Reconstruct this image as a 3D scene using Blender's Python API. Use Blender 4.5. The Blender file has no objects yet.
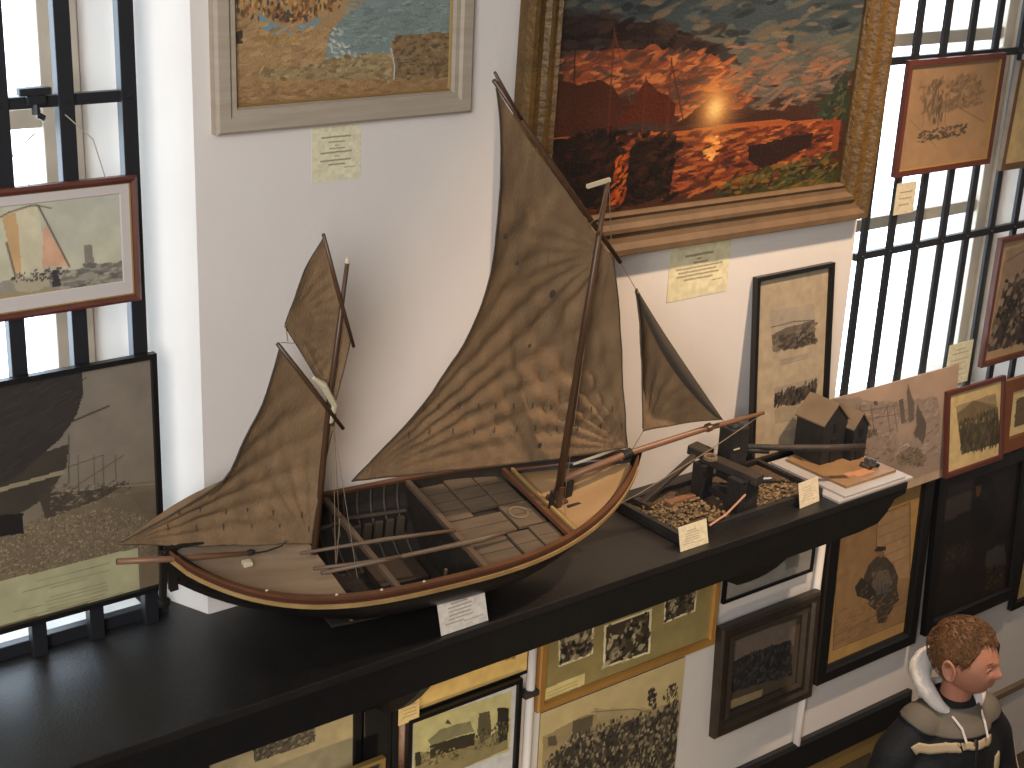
import bpy, bmesh, math, random
import numpy as np
from mathutils import Vector, Matrix, noise as mnoise

SC = bpy.context.scene
COL = SC.collection
random.seed(7)

# ------------------------------------------------------------------ camera
# shelf top is z = 0, the long wall is the plane y = 2.681, floor z = -1.65
YAW, PIT, ROLL, FPX = 0.67033, 0.35518, 0.04638, 1509.2
fw = Vector((math.sin(YAW)*math.cos(PIT), math.cos(YAW)*math.cos(PIT), -math.sin(PIT)))
r0 = Vector((math.cos(YAW), -math.sin(YAW), 0)); u0 = r0.cross(fw)
rt = r0*math.cos(ROLL)+u0*math.sin(ROLL); up = u0*math.cos(ROLL)-r0*math.sin(ROLL)
cd = bpy.data.cameras.new('camera'); cam = bpy.data.objects.new('camera', cd); COL.objects.link(cam)
cd.sensor_width = 36; cd.lens = 36*FPX/1024; cd.clip_start = .05; cd.clip_end = 200
M3 = Matrix((rt, up, -fw)).transposed()
cam.matrix_world = Matrix.Translation((0, 0, 1.65)) @ M3.to_4x4()
SC.camera = cam

# ------------------------------------------------------------------ exposure, world, lights
SC.view_settings.view_transform = 'Standard'; SC.view_settings.look = 'None'
SC.view_settings.gamma = 1; SC.view_settings.exposure = 0.0
try: SC.view_settings.use_curve_mapping = False
except Exception: pass
wd = bpy.data.worlds.new('world'); SC.world = wd; wd.use_nodes = True
bg = wd.node_tree.nodes['Background']; bg.inputs[0].default_value = (.76, .86, 1.0, 1); bg.inputs[1].default_value = 6.2

def light(name, kind, loc, energy, color, size=.1, target=None, spot=None, blend=.4, sizey=None):
    d = bpy.data.lights.new(name, kind); d.energy = energy; d.color = color
    if kind == 'AREA':
        d.size = size
        if sizey: d.shape = 'RECTANGLE'; d.size_y = sizey
    else: d.shadow_soft_size = size
    if kind == 'SPOT': d.spot_size = math.radians(spot); d.spot_blend = blend
    o = bpy.data.objects.new(name, d); COL.objects.link(o); o.location = loc
    if target is not None:
        o.rotation_euler = (Vector(target)-Vector(loc)).to_track_quat('-Z', 'Y').to_euler()
    return o
light('daylight_from_side_windows', 'AREA', (-1.4, -.6, 2.0), 172, (.95, .95, .98), 1.6, (1.6, 2.6, .2), sizey=1.8)
light('ceiling_spotlight', 'SPOT', (3.35, 1.35, 2.7), 410, (1.0, .74, .52), .07, (2.95, 2.6, -.1), 62, .8)
light('low_picture_lamp', 'SPOT', (1.45, 1.45, -1.25), 34, (1.0, .80, .52), .06, (2.25, 2.68, -.6), 75, .7)

# ------------------------------------------------------------------ materials
def lin(c):
    o = []
    for v in c[:3]:
        v = v/255.0
        o.append(v/12.92 if v <= .04045 else ((v+.055)/1.055)**2.4)
    return (o[0], o[1], o[2], 1)
MATS = {}
def mat(name, c, rough=.6, c2=None, scale=8, bump=0, bscale=60, metal=0, stretch=(1, 1, 1), spec=.4, contrast=.5, coat=0, detail=4):
    if name in MATS: return MATS[name]
    m = bpy.data.materials.new(name); m.use_nodes = True; nt = m.node_tree; N = nt.nodes; L = nt.links
    b = N['Principled BSDF']; b.inputs['Roughness'].default_value = rough; b.inputs['Metallic'].default_value = metal
    b.inputs['Specular IOR Level'].default_value = spec; b.inputs['Base Color'].default_value = lin(c)
    b.inputs['Coat Weight'].default_value = coat
    tc = N.new('ShaderNodeTexCoord'); mp = N.new('ShaderNodeMapping'); mp.inputs['Scale'].default_value = stretch
    L.new(tc.outputs['Object'], mp.inputs['Vector'])
    if c2 is not None:
        n = N.new('ShaderNodeTexNoise'); n.inputs['Scale'].default_value = scale; n.inputs['Detail'].default_value = detail
        L.new(mp.outputs[0], n.inputs['Vector'])
        r = N.new('ShaderNodeValToRGB'); r.color_ramp.elements[0].position = .5-contrast/2; r.color_ramp.elements[1].position = .5+contrast/2
        r.color_ramp.elements[0].color = lin(c); r.color_ramp.elements[1].color = lin(c2)
        L.new(n.outputs['Fac'], r.inputs[0]); L.new(r.outputs[0], b.inputs['Base Color'])
    if bump:
        n2 = N.new('ShaderNodeTexNoise'); n2.inputs['Scale'].default_value = bscale; n2.inputs['Detail'].default_value = 5
        L.new(mp.outputs[0], n2.inputs['Vector'])
        bp = N.new('ShaderNodeBump'); bp.inputs['Strength'].default_value = bump; bp.inputs['Distance'].default_value = .01
        L.new(n2.outputs['Fac'], bp.inputs['Height']); L.new(bp.outputs[0], b.inputs['Normal'])
    MATS[name] = m; return m
def paint_mat(name, rough, coat, bump=0):
    if name in MATS: return MATS[name]
    m = bpy.data.materials.new(name); m.use_nodes = True; N = m.node_tree.nodes; L = m.node_tree.links
    b = N['Principled BSDF']; b.inputs['Roughness'].default_value = rough; b.inputs['Coat Weight'].default_value = coat; b.inputs['Coat Roughness'].default_value = .12
    b.inputs['Specular IOR Level'].default_value = .3
    a = N.new('ShaderNodeVertexColor'); a.layer_name = 'ink'
    L.new(a.outputs['Color'], b.inputs['Base Color'])
    if bump:
        n = N.new('ShaderNodeTexNoise'); n.inputs['Scale'].default_value = 90; bp = N.new('ShaderNodeBump'); bp.inputs['Strength'].default_value = bump; bp.inputs['Distance'].default_value = .004
        L.new(n.outputs['Fac'], bp.inputs['Height']); L.new(bp.outputs[0], b.inputs['Normal'])
    MATS[name] = m; return m
def glass_mat():
    m = bpy.data.materials.new('window_glass'); m.use_nodes = True; N = m.node_tree.nodes; L = m.node_tree.links
    N.remove(N['Principled BSDF']); t = N.new('ShaderNodeBsdfTransparent'); t.inputs[0].default_value = (.93, .96, .97, 1)
    g = N.new('ShaderNodeBsdfGlossy'); g.inputs['Roughness'].default_value = .05
    mx = N.new('ShaderNodeMixShader'); mx.inputs[0].default_value = .06
    L.new(t.outputs[0], mx.inputs[1]); L.new(g.outputs[0], mx.inputs[2]); L.new(mx.outputs[0], N['Material Output'].inputs[0]); return m

# ------------------------------------------------------------------ mesh helpers
class MB:
    """collects shapes into one mesh"""
    def __init__(s): s.v = []; s.f = []; s.m = []
    def add(s, vs, fs, mi=0):
        o = len(s.v); s.v += [tuple(v) for v in vs]; s.f += [tuple(i+o for i in f) for f in fs]; s.m += [mi]*len(fs); return s
    def box(s, x0, x1, y0, y1, z0, z1, mi=0, bev=0):
        if bev <= 0:
            vs = [(x, y, z) for x in (x0, x1) for y in (y0, y1) for z in (z0, z1)]
            return s.add(vs, [(0, 1, 3, 2), (4, 6, 7, 5), (0, 4, 5, 1), (2, 3, 7, 6), (0, 2, 6, 4), (1, 5, 7, 3)], mi)
        bm = bmesh.new(); bmesh.ops.create_cube(bm, size=1)
        for v in bm.verts: v.co = Vector(((x0+x1)/2+v.co.x*(x1-x0), (y0+y1)/2+v.co.y*(y1-y0), (z0+z1)/2+v.co.z*(z1-z0)))
        bmesh.ops.bevel(bm, geom=list(bm.edges), offset=bev, segments=2, affect='EDGES', profile=.6)
        bm.verts.index_update(); s.add([v.co for v in bm.verts], [[v.index for v in f.verts] for f in bm.faces], mi); bm.free(); return s
    def bar(s, p, q, w, h=None, mi=0, upv=(0, 0, 1), bev=0):
        """square section beam from p to q"""
        h = h or w; p = Vector(p); q = Vector(q); d = (q-p).normalized(); upv = Vector(upv)
        a = d.cross(upv)
        if a.length < 1e-4: a = d.cross(Vector((1, 0, 0)))
        a.normalize(); b = a.cross(d).normalized(); vs = []
        c = min(w, h)*.12 if bev else 0
        prof = [(-w/2, -h/2), (w/2, -h/2), (w/2, h/2), (-w/2, h/2)] if not c else [(-w/2+c, -h/2), (w/2-c, -h/2), (w/2, -h/2+c), (w/2, h/2-c), (w/2-c, h/2), (-w/2+c, h/2), (-w/2, h/2-c), (-w/2, -h/2+c)]
        n = len(prof)
        for e in (p, q): vs += [e+a*x+b*y for x, y in prof]
        return s.add(vs, [tuple(range(n))[::-1], tuple(range(n, 2*n))]+[(i, (i+1) % n, n+(i+1) % n, n+i) for i in range(n)], mi)
    def tube(s, pts, r, n=8, mi=0, cap=True):
        pts = [Vector(p) for p in pts]; rs = r if isinstance(r, (list, tuple)) else [r]*len(pts)
        vs = []; prev = None
        for i, p in enumerate(pts):
            d = (pts[min(i+1, len(pts)-1)]-pts[max(i-1, 0)]).normalized()
            if prev is None:
                a = d.cross(Vector((0, 0, 1)))
                if a.length < .05: a = d.cross(Vector((1, 0, 0)))
            else: a = prev-d*prev.dot(d)
            a.normalize(); prev = a; b = d.cross(a)
            vs += [p+(a*math.cos(2*math.pi*k/n)+b*math.sin(2*math.pi*k/n))*rs[i] for k in range(n)]
        fs = [(i*n+k, i*n+(k+1) % n, (i+1)*n+(k+1) % n, (i+1)*n+k) for i in range(len(pts)-1) for k in range(n)]
        if cap: fs += [tuple(range(n))[::-1], tuple((len(pts)-1)*n+k for k in range(n))]
        return s.add(vs, fs, mi)
    def ell(s, c, r, n=10, m=7, mi=0, mat3=None):
        c = Vector(c); r = r if isinstance(r, (list, tuple)) else (r, r, r); vs = []; fs = []
        for j in range(m+1):
            th = math.pi*j/m
            for k in range(n):
                v = Vector((math.sin(th)*math.cos(2*math.pi*k/n)*r[0], math.sin(th)*math.sin(2*math.pi*k/n)*r[1], math.cos(th)*r[2]))
                if mat3: v = mat3 @ v
                vs.append(c+v)
        fs = [(j*n+k, j*n+(k+1) % n, (j+1)*n+(k+1) % n, (j+1)*n+k) for j in range(m) for k in range(n)]
        return s.add(vs, fs, mi)
    def build(s, name, m, parent=None, smooth=False, bevel=0, loc=None):
        me = bpy.data.meshes.new(name); me.from_pydata(s.v, [], s.f); me.update()
        for k in (m if isinstance(m, (list, tuple)) else [m]): me.materials.append(k)
        if any(s.m): me.polygons.foreach_set('material_index', s.m)
        bm = bmesh.new(); bm.from_mesh(me); bmesh.ops.remove_doubles(bm, verts=bm.verts, dist=1e-6); bmesh.ops.recalc_face_normals(bm, faces=bm.faces); bm.to_mesh(me); bm.free()
        if smooth: me.polygons.foreach_set('use_smooth', [True]*len(me.polygons))
        o = bpy.data.objects.new(name, me); COL.objects.link(o)
        if parent: o.parent = parent
        if loc: o.location = loc
        if bevel:
            bv = o.modifiers.new('bevel', 'BEVEL'); bv.width = bevel; bv.segments = 2; bv.limit_method = 'ANGLE'
        return o
def empty(name, loc=(0, 0, 0), rot=(0, 0, 0), parent=None):
    o = bpy.data.objects.new(name, None); COL.objects.link(o); o.location = loc; o.rotation_euler = rot; o.empty_display_size = .05
    if parent: o.parent = parent
    return o
def tag(o, label, cat, group=None, kind=None):
    o['label'] = label
    if cat: o['category'] = cat
    if group: o['group'] = group
    if kind: o['kind'] = kind
    return o
def struct(o, label=None):
    o['kind'] = 'structure'
    if label: o['label'] = label
    return o
def extrude_poly(mb, pts, axis, a, b, mi=0):
    """pts 2D polygon in the two other axes, extruded along axis from a to b"""
    def P(p, t):
        return {'x': (t, p[0], p[1]), 'y': (p[0], t, p[1]), 'z': (p[0], p[1], t)}[axis]
    n = len(pts)
    return mb.add([P(p, a) for p in pts]+[P(p, b) for p in pts], [tuple(range(n)), tuple(range(2*n-1, n-1, -1))]+[(i, (i+1) % n, n+(i+1) % n, n+i) for i in range(n)], mi)

# ------------------------------------------------------------------ pigments: pictures are grids of coloured cells
class Paint:
    def __init__(s, w, h, asp, seed=1):
        s.w, s.h, s.asp = w, h, asp; s.rng = np.random.RandomState(seed)
        s.u, s.v = np.meshgrid((np.arange(w)+.5)/w, (np.arange(h)+.5)/h)
        s.a = np.full((h, w, 3), 128.0); s.n1 = s.noise(14); s.n2 = s.noise(14)
    def noise(s, fr, oct=3):
        out = np.zeros((s.h, s.w)); amp = 1
        for o in range(oct):
            g = s.rng.rand(int(fr/s.asp)+3 if s.asp > 0 else fr+2, fr+3)-.5
            x = s.u*fr; y = np.clip(s.v, 0, 1)*(g.shape[0]-2); xi = x.astype(int); yi = y.astype(int); fx = x-xi; fy = y-yi
            fx = fx*fx*(3-2*fx); fy = fy*fy*(3-2*fy)
            out += amp*((g[yi, xi]*(1-fx)+g[yi, xi+1]*fx)*(1-fy)+(g[yi+1, xi]*(1-fx)+g[yi+1, xi+1]*fx)*fy); fr *= 2; amp *= .5
        return out
    def inside(s, pts, U, V):
        r = np.zeros(U.shape, bool); n = len(pts)
        for i in range(n):
            x0, y0 = pts[i]; x1, y1 = pts[(i+1) % n]
            if y0 == y1: continue
            c = ((y0 > V) != (y1 > V)) & (U < (x1-x0)*(V-y0)/(y1-y0)+x0); r ^= c
        return r
    def run(s, ops):
        for o in ops:
            k = o[0]
            if k == 'g':
                t = np.clip(s.v+s.noise(o[4])*.6, 0, 1)[..., None]; s.a[:] = np.array(o[1])*(1-t)+np.array(o[2])*t
                s.a *= (1+o[3]*2*s.noise(o[4]*4))[..., None]
            elif k == 'p':
                w = o[3]; mk = s.inside(o[2], s.u+s.n1*w, s.v+s.n2*w*s.asp)
                s.a[mk] = np.array(o[1])*(1+.10*s.n1[mk][:, None])
            elif k == 'l':
                p = o[3]
                for (x0, y0), (x1, y1) in zip(p[:-1], p[1:]):
                    dx, dy = x1-x0, (y1-y0)/s.asp; l2 = dx*dx+dy*dy+1e-9
                    t = np.clip(((s.u-x0)*dx+((s.v-y0)/s.asp)*dy)/l2, 0, 1)
                    d = np.hypot(s.u-x0-t*dx, (s.v-y0)/s.asp-t*dy); c = np.clip((o[2]/2+.5/s.w-d)*s.w, 0, 1)[..., None]
                    s.a = s.a*(1-c)+np.array(o[1])*c
            elif k == 'o':
                d = np.hypot(s.u-o[2][0], (s.v-o[2][1])/s.asp)/o[3]; c = np.exp(-d*d*1.5)[..., None]; s.a = s.a*(1-c)+np.array(o[1])*c
            elif k == 'd':
                cs, n, pts, l, w, ang, sp = o[1:]; P = np.array(pts); lo = np.maximum(P.min(0), -.05); hi = np.minimum(P.max(0), 1.05)
                if (hi <= lo).any(): continue
                q = lo+s.rng.rand(n*3, 2)*(hi-lo); q = q[s.inside(pts, q[:, 0], q[:, 1])][:n]
                for x, y in q:
                    a = ang+s.rng.randn()*sp*.5; L = l*(.4+s.rng.rand()); W = w*(.5+s.rng.rand()); c = np.array(cs[s.rng.randint(len(cs))])*(.9+.2*s.rng.rand())
                    R = L+W; i0 = max(int((x-R)*s.w), 0); i1 = min(int((x+R)*s.w)+2, s.w); j0 = max(int((y-R*s.asp)*s.h), 0); j1 = min(int((y+R*s.asp)*s.h)+2, s.h)
                    if i1 <= i0 or j1 <= j0: continue
                    U = s.u[j0:j1, i0:i1]-x; V = (s.v[j0:j1, i0:i1]-y)/s.asp; A = U*math.cos(a)+V*math.sin(a); B = -U*math.sin(a)+V*math.cos(a)
                    e = np.clip(1.6-1.6*((A/(L/2+1e-6))**2+(B/(W/2+.35/s.w))**2), 0, .85)[..., None]
                    s.a[j0:j1, i0:i1] = s.a[j0:j1, i0:i1]*(1-e)+c*e
        return s
INK = 1.0
def picture_mesh(name, x0, x1, z0, z1, y, ops, m, parent, dens=340, gain=1.0, seed=3):
    """a coloured sheet facing -Y with real thickness"""
    wd_, hd_ = x1-x0, z1-z0; w = max(int(wd_*dens), 24); h = max(int(hd_*dens), 24)
    p = Paint(w, h, wd_/hd_, seed).run(ops)
    a = np.clip(p.a*1.0, 0, 255)/255; a = np.where(a <= .04045, a/12.92, ((a+.055)/1.055)**2.4)*gain
    X, Z = np.meshgrid(np.linspace(x0, x1, w+1), np.linspace(z0, z1, h+1))
    vs = np.stack([X, np.full_like(X, y), Z], -1).reshape(-1, 3)
    i = (np.arange(h)[:, None]*(w+1)+np.arange(w)[None]).reshape(-1)
    fs = np.stack([i, i+1, i+w+2, i+w+1], -1)
    nv = len(vs); T = .004
    back = np.array([(x0, y+T, z0), (x1, y+T, z0), (x1, y+T, z1), (x0, y+T, z1)])
    me = bpy.data.meshes.new(name)
    c0, c1, c2, c3 = 0, w, (w+1)*(h+1)-1, (w+1)*h
    extra = [(nv, nv+3, nv+2, nv+1), (c0, nv, nv+1, c1), (c1, nv+1, nv+2, c2), (c2, nv+2, nv+3, c3), (c3, nv+3, nv, c0)]
    me.from_pydata(np.vstack([vs, back]).tolist(), [], fs.tolist()+extra); me.update()
    ca = me.color_attributes.new('ink', 'FLOAT_COLOR', 'CORNER')
    cc = np.ones((len(me.loops), 4)); cc[:w*h*4, :3] = np.repeat(a.reshape(-1, 3), 4, 0); cc[w*h*4:, :3] = a.reshape(-1, 3).mean(0)
    ca.data.foreach_set('color', cc.reshape(-1).astype(np.float32)); me.materials.append(m)
    o = bpy.data.objects.new(name, me); COL.objects.link(o); o.parent = parent; return o

def ring_mesh(x0, x1, z0, z1, prof, two=False):
    """mitred frame: prof = list of (inset from outer edge, y)"""
    mb = MB(); n = len(prof); vs = []
    for a, y in prof: vs += [(x0+a, y, z0+a), (x1-a, y, z0+a), (x1-a, y, z1-a), (x0+a, y, z1-a)]
    fs = [(i*4+k, i*4+(k+1) % 4, ((i+1) % n)*4+(k+1) % 4, ((i+1) % n)*4+k) for i in range(n) for k in range(4)]
    mb.add(vs, fs); mb.m = [(1 if i % 4 == 0 else 0) if two else 0 for i in range(len(fs))]; return mb
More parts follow.
